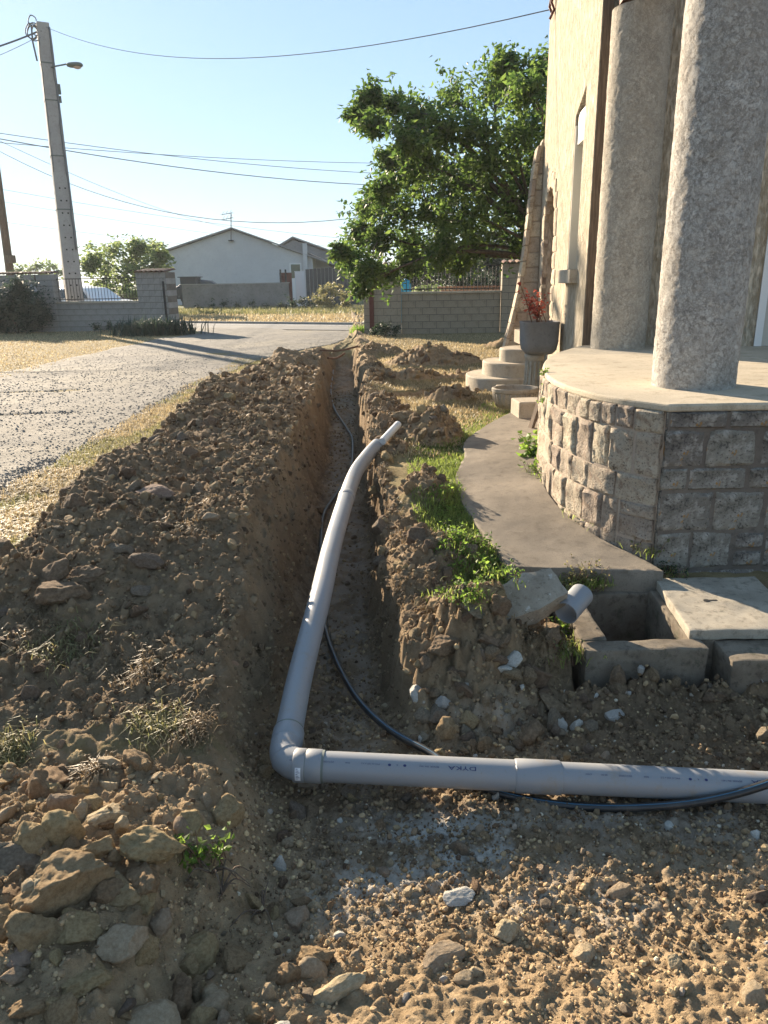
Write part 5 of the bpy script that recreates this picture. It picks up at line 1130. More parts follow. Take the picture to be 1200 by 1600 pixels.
for c_, d_ in ((hx0 + dB * .0815, dB), (hx0 + dB * .0145, dB), (run[0] - (run[0] - run[1]).normalized() * .069, (run[0] - run[1]).normalized())):
    o = collar(c_, d_, .003, PR + .004, 'seal'); o.data.materials.clear(); o.data.materials.append(M['lampgrey'])
wch(tube_obj('cross_run', [hx0 + dB * .02, hx0.lerp(hx1, .5), hx1], PR, 'pvc'), pipe)
joint = Vector(onz(803, 1205, -.325)); jt = hx0 + dB * (joint - hx0).dot(dB)
collar(jt + dB * .09, dB, .18, PR + .0055, 'socket'); 
k = min(range(len(run)), key=lambda i: abs(run[i].y - float(onz(541, 778, -.01)[1]))); collar(run[k], (run[k + 1] - run[k]).normalized(), .09, PR + .005, 'socket')
wch(put('paint_scuff', MB().box(jt + Vector((0, -.03, PR)), (.004, .02, .004)).mesh('paint_scuff', 'white')), pipe)
# printed line: reads from the far side, so it stands upside down here
def print_on(text, size, s_mid, ang, parent, mat='blueprint', r=PR, body=1.0):
    cu = bpy.data.curves.new('print', 'FONT'); cu.body = text; cu.size = size; cu.align_x = 'CENTER'; cu.align_y = 'CENTER'; cu.resolution_u = 2
    tmp = bpy.data.objects.new('tmp', cu); COL.objects.link(tmp); bpy.context.view_layer.update(); me = bpy.data.meshes.new_from_object(tmp.evaluated_get(bpy.context.evaluated_depsgraph_get())); bpy.data.objects.remove(tmp)
    bm = bmesh.new(); bm.from_mesh(me); bmesh.ops.subdivide_edges(bm, edges=[e for e in bm.edges if e.calc_length() > .006], cuts=2); bmesh.ops.triangulate(bm, faces=bm.faces)
    up0 = Vector((0, 0, 1)); up0 = (up0 - dB * up0.dot(dB)).normalized(); fr = dB.cross(up0).normalized()
    if fr.y > 0: fr = -fr
    for v in bm.verts:
        u, w = v.co.x * body, v.co.y; a = ang - w / r * -1.0
        v.co = hx0 + dB * (s_mid - u) + (up0 * math.cos(a) + fr * math.sin(a)) * (r + .0011)
    bm.to_mesh(me); bm.free(); me.materials.clear(); me.materials.append(M[mat]); o = wch(put('print', me), parent); return o
def s_at(x, y): q = Vector(onz(x, y, -.28)); return (q - hx0).dot(dB)
for x0_, y0_, rr_ in ((722, 1196, PR), (1196, 1210, PR)):
    s0 = s_at(x0_, y0_)
    print_on('DYKA', .022, s0, math.radians(36), pipe, body=1.9)
    for txt, off, sz in (('BENOR  EN 1401', .13, .0085), ('\u25cf', .225, .013), ('K', .255, .009), ('\u25cf', .285, .013), ('PVC-U 125 x 3.2', .36, .0085), ('SN4', .45, .0085), ('25/11/2025', .53, .009), ('05:30', .61, .0085), ('LNW', .67, .0085)):
        print_on(txt, sz, s0 - off, math.radians(36), pipe, body=1.25)
stk_c = hx0 - dB * .012
mbx = MB(); up0 = Vector((0, 0, 1)); up0 = (up0 - dB * up0.dot(dB)).normalized(); fr = dB.cross(up0); fr = -fr if fr.y > 0 else fr
va = []
for a in np.linspace(math.radians(62), math.radians(112), 9):
    for s in (-.011, .011): va.append(stk_c + dB * s + (up0 * math.cos(a) + fr * math.sin(a)) * (PR + .0075))
stk = wch(put('sticker', MB().add(va, [(2 * i, 2 * i + 1, 2 * i + 3, 2 * i + 2) for i in range(8)]).mesh('sticker', 'sticker')), pipe)
mbx = MB()
for i in range(7):
    a = math.radians(66 + 6 * i); p = stk_c + (up0 * math.cos(a) + fr * math.sin(a)) * (PR + .0082); mbx.add([p + dB * s + (up0 * -math.sin(a) + fr * math.cos(a)) * h for s, h in ((-.008, -.0012), (.004 + .004 * (i % 3 - 1), -.0012), (.004 + .004 * (i % 3 - 1), .0012), (-.008, .0012))], [(0, 1, 2, 3)])
put('sticker_print', mbx.mesh('sticker_print', 'blueprint'), stk)
# pale conduit end lying beyond the pipe, partly under soil
a_, b_ = Vector(onz(597, 690, .13)), Vector(onz(622, 663, .21)); tube_obj('conduit_end', [a_, a_.lerp(b_, .5), b_], .035, 'pvc_pale', 16, label='pale plastic conduit end sticking out of the soil ridge beyond the grey pipe', cat='conduit')
# offcut: open cylinder of the same pipe
oc = Vector(onz(884, 958, -.09)); od = Vector((.60, .74, .20)).normalized(); 
def open_tube(name, c0, c1, ro, ri, mat, **kw):
    me = MB().tube([c0, c0, c1, c1, c1, c0], [ro - .001, ro, ro, ri, ri, ri], 36, False); d = (c1 - c0).normalized(); a = d.orthogonal().normalized(); b = d.cross(a); n = 36; v = []; f = []
    for c, r in ((c0, ri), (c0, ro), (c1, ro), (c1, ri)):
        for k in range(n): th = 2 * math.pi * k / n; v.append(c + (a * math.cos(th) + b * math.sin(th)) * r)
    for i in range(4):
        for k in range(n): f.append((i * n + k, i * n + (k + 1) % n, ((i + 1) % 4) * n + (k + 1) % n, ((i + 1) % 4) * n + k))
    m = mesh_of(name, v, f, mat); bmx = bmesh.new(); bmx.from_mesh(m); bmesh.ops.recalc_face_normals(bmx, faces=bmx.faces); bmx.to_mesh(m); bmx.free(); autosmooth(m, 50); return put(name, m, **kw)
open_tube('pipe_offcut', oc, oc + od * .19, .0625, .0575, 'pvc', label='short cut piece of grey pipe leaning open end forward on the broken slab', cat='pipe piece')
# black water cable
cab = [(521, 580), (517, 612), (522, 640), (541, 672), (551, 692), (548, 738), (527, 775), (507, 806), (502, 850), (503, 915), (507, 975), (522, 1035), (556, 1088), (606, 1138), (672, 1176)]
pts = []
for x, y in cab[:-3]: h, t = hit(x, y); pts.append(h + Vector((0, 0, .022 if y < 1000 else .05)))
for i in range(1, len(pts) - 1): pts[i].z = .5 * pts[i].z + .25 * (pts[i - 1].z + pts[i + 1].z)
pts += [Vector(onz(556, 1088, -.43)), Vector(onz(606, 1138, -.40)), Vector(onz(672, 1176, -.385))]
tail = [(700, 1196, -.385), (760, 1232, -.41), (850, 1254, -.41), (950, 1262, -.40), (1060, 1257, -.375), (1150, 1240, -.33), (1250, 1208, -.28), (1400, 1160, -.24)]
pts += [Vector(onz(x, y, z)) for x, y, z in tail]
cpts = spline(pts, 200); tube = put('black_cable', autosmooth(MB().tube(cpts, .0165, 12).mesh('black_cable', 'cable'), 60), label='long black hose with a fine blue stripe snaking along the trench under the pipe', cat='hose')
mbx = MB(); sv = [c + Vector((-.003, -.006, .0152)) for c in cpts[len(cpts) // 2:]]; put('stripe', mbx.tube(sv, .0022, 5).mesh('stripe', 'bluestripe', True), tube)
# roots crossing the far end of the trench
for x0_, y0_, x1_, y1_ in ((500, 553, 560, 548), (512, 566, 545, 545)):
    a_ = Vector(hit(x0_, y0_)[0]); b_ = Vector(hit(x1_, y1_)[0]); b_.y = a_.y + .4 if abs(b_.y - a_.y) > 2 else b_.y
    m_ = a_.lerp(b_, .5) + Vector((0, 0, .02)); put('tree_root', MB().tube(spline([a_ + Vector((0, 0, .06)), m_, b_ + Vector((0, 0, .08))], 12), .022, 6).mesh('tree_root', 'root', True), label='reddish root crossing the far end of the trench' + (', the lower one' if x0_ == 512 else ', the upper one'), cat='root')

# ------------------------------------------------------------------ stones and clods with a look of their own
def labelled_stone(x, y, wpx, kind, i, mat, label, cat='stone', hfac=.45, rot=None, asp=None, sink=.38):
    p, t = hit(x, y); s = wpx * t / F_PX / 2 * 1.0 * np.dot(px(x, y), fwd)
    r_ = random.Random(x * 7 + y); o = put('stone' if cat == 'stone' else cat.replace(' ', '_'), rock_mesh(kind, i, mat).copy(), None, p + Vector((0, s * .25, s * .08)), rot or (r_.uniform(-.4, .4), r_.uniform(-.4, .4), r_.uniform(0, 6.28)), asp and [s * a for a in asp] or s * 1.08, label, cat)
    return o
BIG = [
 (195,1480,84,'big',0,'limestone','rounded tan boulder at the inner foot of the near stone pile','boulder',(.2,.1,.6),(1,.95,1.1)),
 (100,1395,150,'bigclod',1,'clod_tan','largest broken clod in the middle of the near stone pile','clod',(.3,.25,.4),(1,.8,1.15)),
 (40,1500,66,'big',2,'pinkstone','pinkish rounded stone at the left edge below the largest clod','stone',(0,.3,1),(1,1,1)),
 (28,1355,110,'big',3,'greystone','big flat grey stone at the left edge of the near stone pile','stone',(.35,.1,.2),(1,.9,.7)),
 (95,1265,52,'big',4,'limestone','tall pale limestone standing upright on top of the near stone pile','stone',(.1,.1,.3),(.9,.7,1.5)),
 (165,1285,72,'big',5,'limestone','long rounded pale stone lying behind the upright limestone','stone',(.15,.2,.9),(1.1,.8,.75)),
 (185,1410,110,'bigclod',6,'clod_tan','jagged brown clod leaning beside the rounded tan boulder','clod',(.5,.2,.1),(1,.8,1)),
 (150,1340,100,'bigclod',2,'clod_tan','angular clod behind the jagged one, split along its top','clod',(.1,.4,1.2),(1,.7,.8)),
 (232,1335,110,'bigclod',3,'clod_tan','wide crusty clod at the right shoulder of the near stone pile','clod',(.2,.5,.5),(1,.7,.85)),
 (220,1385,80,'bigclod',4,'clod_tan','pointed clod below the wide crusty clod','clod',(.6,.3,2),(.9,.8,1.1)),
 (135,1545,80,'bigclod',5,'clod_tan','low crumbling clod at the near foot of the stone pile','clod',(.2,0,.3),(1,.8,.7)),
 (10,1450,60,'bigclod',7,'clod_tan','brown clod cut by the left edge above the pinkish stone','clod',(.2,.2,.2),(1,.9,1)),
 (55,1580,70,'bigclod',8,'clod_tan','crumbling clod at the bottom left of the dug ground','clod',(.1,.2,.7),(1.1,.8,.7)),
 (515,1572,120,'big',6,'limestone','long rough stone lying loose in the nearest crumbs','stone',(.1,-.25,.35),(1.05,.5,.55)),
 (497,1505,66,'bigclod',9,'clod_tan','rounded tan clod just behind the long rough stone','clod',(.1,.1,.1),(1,.8,.75)),
 (720,1410,58,'big',8,'chalk','flat white chalk stone set in the sunlit edge of the dug ground','stone',(.12,.05,.2),(1,.8,.4)),
 (795,1465,46,'big',9,'limestone','cube shaped pale stone casting a shadow on the sunlit crumbs','stone',(.1,.2,.7),(1,.9,1)),
 (888,1428,34,'big',10,'limestone','pointed small stone on the sunlit crumbs, behind the others','stone',(.3,.2,.2),(.9,.8,1.1)),
 (915,1500,58,'big',11,'limestone','pale split stone on the crumbs right of the cube shaped stone','stone',(.2,.3,.9),(1,.75,.7)),
 (1055,1512,44,'big',12,'limestone','upright tan stone on the crumbs towards the right edge','stone',(.1,.1,.5),(.7,.7,1.1)),
 (690,1510,84,'big',13,'limestone','wide low stone half sunk in the sunlit crumbs','stone',(.1,.05,.4),(1,.7,.45)),
 (740,1525,38,'big',14,'limestone','pale wedge stone to the right of the wide low stone','stone',(.2,.1,.4),(1,.8,.8)),
 (495,1232,72,'big',15,'limestone','long brown stone wedged under the pipe near the elbow','stone',(.05,.1,.1),(1.1,.6,.6)),
 (548,1240,40,'big',0,'greystone','round grey stone under the pipe next to the long brown one','stone',(.1,.2,1),(1,.8,.9)),
 (960,1125,40,'big',1,'chalk','white topped stone stuck in the bank below the chamber','stone',(.1,.1,.4),(1.2,.7,.7)),
 (745,962,66,'big',3,'greystone','grey stone in the soil left of the broken slab','stone',(.2,.2,.4),(1,.7,.7)),
 (695,1018,60,'bigclod',1,'clod','dark clod in the ridge below the grey stone','clod',(.2,.2,.4),(1,.8,.8)),
 (770,1010,62,'bigclod',2,'clod','brown clod under the left end of the broken slab','clod',(.2,.4,.2),(1,.8,.8)),
 (925,1033,50,'bigclod',4,'clod','dark clod among the weeds before the chamber wall','clod',(.2,.1,.2),(1,.8,.8)),
 (100,935,80,'bigclod',5,'clod','large dark clod on the left heap above the pale shard','clod',(.2,.1,.2),(1,.8,.8)),
 (228,882,56,'big',5,'greystone','broad grey stone on the left heap in front of the gravel','stone',(.1,.2,.2),(1,.8,.7)),
 (140,905,70,'bigclod',6,'clod','blocky dark clod behind the large one on the left heap','clod',(.3,.1,.2),(1,.9,.9)),
 (188,860,44,'big',7,'greystone','small grey stone behind the broad one on the left heap','stone',(.1,.2,.2),(1,.8,.8)),
 (225,930,44,'big',8,'greystone','tan grey stone lower down the left heap','stone',(.1,.2,.2),(1,.8,.7)),
 (240,775,56,'big',9,'pinkstone','flat pinkish stone on the left heap crest','stone',(.1,.1,.2),(1.2,.8,.5)),
 (325,812,36,'big',10,'limestone','rounded pale stone on the slope of the left heap','stone',(.1,.1,.2),(1,.8,.8)),
 (340,735,22,'big',11,'limestone','small pale stone high on the left heap near the trench','stone',(.1,.1,.2),(1,.8,.8)),
 (76,980,28,'big',12,'flint','pale flat terracotta shard lying on the left heap','shard',(.3,.5,.5),(1.1,.45,.3)),
 (368,1040,22,'big',13,'flint','reddish shard in the left side of the trench','shard',(.4,.9,.5),(1,.5,.4)),
 (596,690,30,'bigclod',1,'clod','clod lying over the open end of the long grey pipe','clod',(.1,.1,.1),(1,.8,.8)),
 (640,655,60,'bigclod',4,'clod','big crusty clod beyond the pale conduit end','clod',(.1,.1,.1),(1,.8,.7)),
 (75,770,26,'bigclod',7,'clod','single clod fallen on the dry grass beside the gravel','clod',(.1,.1,.1),(1,.8,.8)),
 (105,783,20,'bigclod',8,'clod','smaller clod on the dry grass behind the left heap','clod',(.1,.1,.1),(1,.8,.8)),
]
for x, y, w, kd, i, mt, lab, ct, rot, asp in BIG: labelled_stone(x, y, w, kd, i, mt, lab, ct, .45, rot, asp)
# broken concrete slab beside the hole
sp = Vector(onz(826, 938, -.02)); r_ = np.random.default_rng(3)
pl_ = [(-.23, -.10), (-.02, -.125), (.20, -.105), (.215, .08), (.05, .125), (-.21, .095)]
bm = bmesh.new(); v0 = [bm.verts.new((x, y, -.06)) for x, y in pl_]; v1 = [bm.verts.new((x * .97, y * .97, .06)) for x, y in pl_]; n = len(pl_); bm.faces.new(v0[::-1]); bm.faces.new(v1); [bm.faces.new((v0[i], v0[(i + 1) % n], v1[(i + 1) % n], v1[i])) for i in range(n)]
bmesh.ops.triangulate(bm, faces=bm.faces[:]); bmesh.ops.subdivide_edges(bm, edges=bm.edges[:], cuts=5, use_grid_fill=True); bmesh.ops.bevel
me = bpy.data.meshes.new('broken_slab'); bm.to_mesh(me); bm.free(); co = np.array([v.co[:] for v in me.vertices]); co += .016 * np.stack([fbm3(co + k, .10, 4, .6) for k in (0, 7, 13)], 1); me.vertices.foreach_set('co', co.astype(np.float32).ravel()); me.materials.append(M['slab']); autosmooth(me, 40)
put('broken_slab', me, None, sp + Vector((0, .03, .0)), (.50, -.22, .42), .92, 'broken slab of pale concrete tilted against the chamber edge, below the path', 'slab')

# ------------------------------------------------------------------ scattered stones: parts of the heaps and of the trench
def scatter(n, ymin, ymax, xf, maskf, seed):
    r = np.random.default_rng(seed); y = ymin * np.exp(r.random(n) * np.log(ymax / ymin)); x = xf[0] + r.random(n) * (xf[1] - xf[0]); z, soil, tr, e, d, u, nl_ = zones(x, y); k = maskf(x, y, soil, tr, e, d, u, nl_, r) & ((x < .86) | (y < 3.2) | ((y > 4.25) & (x < 1.6)) | (y > 8)); return x[k], y[k], z[k]
def children(parent, X, Y, Z, size_px, kinds, seed, limit=280):
    r = random.Random(seed); k = 0
    for x, y, z in zip(X, Y, Z):
        if k >= limit: break
        dist = math.sqrt(x * x + y * y + (EYE - z) ** 2); s = size_px(r) * dist / F_PX / 2
        if s > .085: s = .085
        kd, mt = r.choice(kinds); o = put('stone', rock_mesh(kd, r.randrange(10), mt)); o.location = (x, y, z + s * .08); o.rotation_euler = (r.uniform(0, 6.28), r.uniform(0, 6.28), r.uniform(0, 6.28)); s *= 1.0; o.scale = (s, s, s); o.parent = parent; k += 1
    return k
lg = lambda m, sd, lo=10, hi=46: (lambda r: min(hi, max(lo, r.lognormvariate(math.log(m), sd))))
X, Y, Z = scatter(900, 1.35, 2.5, (-1.5, -.42), lambda x, y, s, t, e, d, u, n_, r: (n_ > .4) & (e < .5), 1)
K1 = [('clod', 'clod_tan'), ('rock', 'limestone'), ('rock', 'limestone'), ('clod', 'clod_tan'), ('clod', 'clod_tan')]
a1 = children(HEAP_L, X, Y, Z, lg(32, .45, 12, 90), K1, 1, 95)
X, Y, Z = scatter(700, 1.3, 1.95, (-1.1, -.22), lambda x, y, s, t, e, d, u, n_, r: x < -.2, 31)
a1 = children(HEAP_L, X, Y, Z, lg(26, .6, 10, 95), [('clod', 'clod_tan')] * 4 + [('rock', 'limestone'), ('rock', 'limestone')], 31, 45)
X, Y, Z = scatter(3000, 2.5, 11, (-2.6, -.5), lambda x, y, s, t, e, d, u, n_, r: (s > .6) & (t < .3) & (u < .75), 2)
a2 = children(HEAP_L, X, Y, Z, lg(24, .45, 11, 64), [('clod', 'clod')] * 7 + [('rock', 'greystone')] * 2 + [('clod', 'clod_tan')], 2, 110)
X, Y, Z = scatter(2500, 3.1, 12, (-.2, 1.6), lambda x, y, s, t, e, d, u, n_, r: (s > .6) & (t < .35), 3)
children(HEAP_R, X, Y, Z, lg(20, .45, 10, 56), [('clod', 'clod')] * 6 + [('clod', 'clod_tan')] * 2 + [('rock', 'greystone')], 3, 200)
X, Y, Z = scatter(1300, 1.3, 2.9, (-.6, 2.2), lambda x, y, s, t, e, d, u, n_, r: (e > .9), 4)
children(TRENCH, X, Y, Z, lg(14, .45, 9, 48), [('rock', 'limestone')] * 4 + [('clod', 'clod_tan')] * 3 + [('rock', 'chalk')] + [('rock', 'greystone')], 4, 210)
X, Y, Z = scatter(420, 2.72, 3.75, (.1, .95), lambda x, y, s, t, e, d, u, n_, r: (s > .5) & (t < .5), 8)
children(HEAP_R, X, Y, Z, lg(22, .5, 10, 62), [('clod', 'clod')] * 5 + [('rock', 'greystone')] * 2 + [('clod', 'clod_tan')] + [('rock', 'chalk')], 8, 95)
X, Y, Z = scatter(900, 1.4, 3.1, (-.75, -.2), lambda x, y, s, t, e, d, u, n_, r: (s > .5) & (r.random(len(x)) < .5), 32)
children(HEAP_L, X, Y, Z, lg(14, .5, 9, 44), [('clod', 'clod')] * 4 + [('clod', 'clod_tan')] * 2 + [('rock', 'greystone')], 32, 50)
X, Y, Z = scatter(700, 2.0, 3.2, (-.45, .35), lambda x, y, s, t, e, d, u, n_, r: (e > .8) | (t > .7), 33)
children(TRENCH, X, Y, Z, lg(13, .5, 8, 36), [('clod', 'clod')] * 4 + [('rock', 'greystone')] * 3 + [('rock', 'limestone')] * 2, 33, 90)
X, Y, Z = scatter(300, 2.75, 3.2, (.85, 2.2), lambda x, y, s, t, e, d, u, n_, r: e < .95, 9)
children(TRENCH, X, Y, Z, lg(14, .4, 9, 34), [('clod', 'clod')] * 4 + [('rock', 'chalk'), ('rock', 'greystone')], 9, 50)
X, Y, Z = scatter(1500, 2.6, 7, (-.8, .1), lambda x, y, s, t, e, d, u, n_, r: (t > .6) & (d > -.5), 5)
children(TRENCH, X, Y, Z, lg(11, .3, 8, 24), [('rock', 'greystone')] * 3 + [('clod', 'clod')] * 4 + [('rock', 'limestone')] * 2, 5, 80)
X, Y, Z = scatter(900, 11.5, 16, (-.2, 2.2), lambda x, y, s, t, e, d, u, n_, r: (s > .6) & (t < .3) & (np.hypot((x - .95) / 1.5, (y - 14.3) / 1.2) < 1), 6)
children(MOUND, X, Y, Z, lg(9, .3, 6, 16), [('clod', 'clod')] * 3 + [('clod', 'clod_tan')], 6, 60)

def pebble_field(name, X, Y, Z, spx, mat, seed, smax=.02, sub=1, attrs=None, parent=None, shapes=None):
    r = np.random.default_rng(seed); n = len(X); dist = np.sqrt(X ** 2 + Y ** 2 + (EYE - Z) ** 2); s = np.minimum(spx(r, n) * dist / F_PX / 2, smax)
    v0, f0 = ICO[sub]; base = [v0 * (1 + .28 * fbm3(v0 + 5.1 * k, .9, 2))[:, None] * np.array([1, .8, .62]) for k in range(12)]; base = np.array(base if shapes is None else shapes)
    R = r.normal(size=(n, 4)); R /= np.linalg.norm(R, axis=1)[:, None]; w, a, b, c = R.T
    Q = np.stack([1 - 2 * (b * b + c * c), 2 * (a * b - c * w), 2 * (a * c + b * w), 2 * (a * b + c * w), 1 - 2 * (a * a + c * c), 2 * (b * c - a * w), 2 * (a * c - b * w), 2 * (b * c + a * w), 1 - 2 * (a * a + b * b)], 1).reshape(n, 3, 3)
    vv = np.einsum('nij,nkj->nki', Q, base[r.integers(0, 12, n)]) * s[:, None, None] + np.stack([X, Y, Z + s * .25], 1)[:, None]
    nv = len(v0); f = (f0[None] + (np.arange(n) * nv)[:, None, None]).reshape(-1, 3)
    at = {'tint': np.repeat(r.random(n), nv)}
    for k_, a_ in (attrs or {}).items(): at[k_] = np.repeat(a_, nv)
    return put(name, mesh_np(name, vv.reshape(-1, 3), f, mat, False, at), parent, kind='stuff')
def tan_of(x, y): z, s, t, e, d, u, n_ = zones(x, y); return np.clip(g_masks(x, y, s, t, e, d, u, n_)[0], 0, 1)
X, Y, Z = scatter(78000, 1.3, 9, (-2.7, 2.3), lambda x, y, s, t, e, d, u, n_, r: (s > .55) & (t < .8) & (np.abs(x) < .15 + .6 * y) & (r.random(len(x)) < np.clip(.66 + 1.3 * fbm(x, y, .22, 3), .2, 1)), 11)
pebble_field('soil_crumbs', X, Y, Z, lambda r, n: np.clip(np.exp(r.normal(math.log(3.6), .55, n)), 1.8, 13), 'crumb', 1, .022, 1, {'tan': np.clip(tan_of(X, Y) + RNG.normal(0, .16, len(X)), 0, 1)})
X, Y, Z = scatter(3600, 1.3, 4, (-.7, 2.3), lambda x, y, s, t, e, d, u, n_, r: (e > .6) & (r.random(len(x)) < .25 + .75 * g_masks(x, y, s, t, e, d, u, n_)[2]), 12)
pebble_field('chalk_crumbs', X, Y, Z, lambda r, n: np.clip(np.exp(r.normal(math.log(4.0), .45, n)), 2.4, 12), 'chalkcrumb', 2, .016)
CLODS = [rock_verts(2, 700 + k, 6, .34, (1, .85, .7))[0] for k in range(12)]
X, Y, Z = scatter(5200, 2.3, 13, (-2.7, 1.6), lambda x, y, s, t, e, d, u, n_, r: (s > .6) & (t < .35) & (e < .4) & (r.random(len(x)) < np.clip(.6 + 1.4 * fbm(x, y, .35, 3), .08, 1)), 16)
pebble_field('loose_clods', X, Y, Z, lambda r, n: np.clip(np.exp(r.normal(math.log(9.5), .42, n)), 5, 26), 'crumb', 9, .06, 2, {'tan': np.clip(RNG.normal(.22, .2, len(X)), 0, 1)}, None, CLODS)
X, Y, Z = scatter(16000, 1.7, 4.2, (-.75, 2.2), lambda x, y, s, t, e, d, u, n_, r: (t > .4) | (e > .3), 14)
pebble_field('floor_crumbs', X, Y, Z, lambda r, n: np.clip(np.exp(r.normal(math.log(3.6), .6, n)), 1.8, 13), 'crumb', 7, .022, 1, {'tan': np.clip(RNG.normal(.38, .28, len(X)), 0, 1)})
X, Y, Z = scatter(3500, 2.6, 14, (-1.4, .2), lambda x, y, s, t, e, d, u, n_, r: (t > .5), 13)
pebble_field('trench_crumbs', X, Y, Z, lambda r, n: np.clip(np.exp(r.normal(math.log(4.2), .4, n)), 2.4, 10), 'crumb', 3, .02, 1, {'tan': np.full(len(X), .35) + RNG.normal(0, .15, len(X))})
r_ = np.random.default_rng(15); n = 46000; Y = 4.2 * np.exp(r_.random(n) * np.log(23 / 4.2)); b_ = drive_bounds(Y)[1] - .03; X = b_ - r_.random(n) * (.62 * Y - 2.0).clip(.4); Z = drive_z(X, Y) - .004 - .0006 * Y
k = X > -.6 * Y - .4; X, Y, Z = X[k], Y[k], Z[k]; k = ~((Y > 13) & (X < -6.6)); X, Y, Z = X[k], Y[k], Z[k]
pebble_field('gravel', X, Y, Z, lambda r, n: np.clip(np.exp(r.normal(math.log(2.2), .42, n)), 1.3, 5), 'chips', 5, .02)

# ------------------------------------------------------------------ grass, turf and weeds
def sc_pts(n, ymin, ymax, x0, x1, f, seed): X, Y, Z = scatter(n, ymin, ymax, (x0, x1), f, seed); return np.stack([X, Y, Z], 1)
onpath = lambda x, y: (x > np.interp(y, [p.y for p in lp], [p.x for p in lp]) + .02) & (y > 3.9) & (y < 9.0)
P = sc_pts(60000, 3.6, 9.5, .2, 2.0, lambda x, y, s, t, e, d, u, n_, r: (s < .9) & ~onpath(x, y) & (r.random(len(x)) < np.clip(1.1 - (np.interp(y, [p.y for p in lp], [p.x for p in lp]) - x) / .55, 0, 1)), 21)
nz_ = fbm(P[:, 0], P[:, 1], .5, 3); blades('lush_grass', P,   .042 + .03 * np.clip(nz_ + .2, -.3, .8), .003, .9, 'grass', np.clip(RNG.random(len(P)) * .8 + .3 * nz_, 0, 1), seed=5)
P = sc_pts(60000, 6.5, 23, -.6, 6.5, lambda x, y, s, t, e, d, u, n_, r: (s < .5) & ~onpath(x, y) & (d > .4) & (y < 22.5 - .25 * x), 22)
blades('dry_lawn', P, .05, .0055, 1.0, 'dry', np.clip(RNG.random(len(P)) - .3 * fbm(P[:, 0], P[:, 1], 1.1, 3), 0, 1), seed=6)
P = sc_pts(30000, 3.2, 16, -3.15, -1.9, lambda x, y, s, t, e, d, u, n_, r: (s < .6) & (x > -3.03 + .12 * fbm(x, y, .4, 3)), 23)
nz_ = fbm(P[:, 0], P[:, 1], .6, 3); g_ = nz_ > .12; blades('verge_strip', P[~g_], .055, .0036, 1.1, 'dry', RNG.random((~g_).sum()), seed=7); blades('verge_green', P[g_], .05, .0036, .9, 'verge', RNG.random(g_.sum()), seed=8)
r_ = np.random.default_rng(31); n = 26000; Y = 13.0 + 14 * r_.random(n) ** 1.2; X = -6.7 - r_.random(n) * 14; k = (X > -.58 * Y - 1) & (Y < 27 - .62 * (X + 7)); X, Y = X[k], Y[k]
blades('left_lawn', np.stack([X, Y, 0 * X], 1), .05, .009, 1.0, 'dry', RNG.random(len(X)), seed=9)
n = 26000; X = -24 + 31 * r_.random(n); ye = np.interp(X, [p[0] for p in far_e], [p[1] for p in far_e]) + .25; Y = ye + (48 - ye).clip(2) * r_.random(n); fr_ = (Y - ye) / (48 - ye)
blades('verge_dry_grass', np.stack([X, Y, 0 * X - .02], 1)[fr_ < .45], .16, .018, .8, 'dry', RNG.random((fr_ < .45).sum()), seed=10); blades('verge_rough_grass', np.stack([X, Y, 0 * X - .02], 1)[fr_ >= .45], .26 , .02, .7, 'verge', RNG.random((fr_ >= .45).sum()) * .7, seed=11)

# torn turf on the spoil: matted dead grass hanging over clods
def tufts(n_t, per, f, ymin, ymax, x0, x1, seed, name, h=.034, sp=.06, mat='turf'):
    C = sc_pts(n_t * 6, ymin, ymax, x0, x1, f, seed)[:n_t]; r = np.random.default_rng(seed); q = np.repeat(C, per, 0); rad = np.repeat(r.uniform(.5, 1.4, len(C)), per) * sp * (1 + .06 * q[:, 1])
    q[:, 0] += r.normal(0, 1, len(q)) * rad; q[:, 1] += r.normal(0, 1, len(q)) * rad; q[:, 2] = H(q[:, 0], q[:, 1]); return blades(name, q, h * (1 + .03 * q[:, 1]), .0016 * (1 + .2 * q[:, 1]), 1.5, mat, r.random(len(q)), seed=seed, droop=.55)
tufts(12, 120, lambda x, y, s, t, e, d, u, n_, r: (s > .5) & (d < -.3) & (d > -1.1) & (t < .6), 2.4, 16, -2, -.3, 41, 'torn_turf')
tufts(36, 140, lambda x, y, s, t, e, d, u, n_, r: (s > .5) & (d > .2) & (t < .7), 3.1, 17, -.3, 1.6, 42, 'torn_turf')
tufts(7, 260, lambda x, y, s, t, e, d, u, n_, r: (x < -.6) & (y > 2.3) & (y < 3.4), 2.3, 3.4, -1.75, -.6, 43, 'turf_edge', .035, .055)
tufts(4, 260, lambda x, y, s, t, e, d, u, n_, r: (x < -.9) & (y > 2.25), 2.25, 3.1, -1.7, -.9, 44, 'grey_green_turf', .05, .055, 'verge')
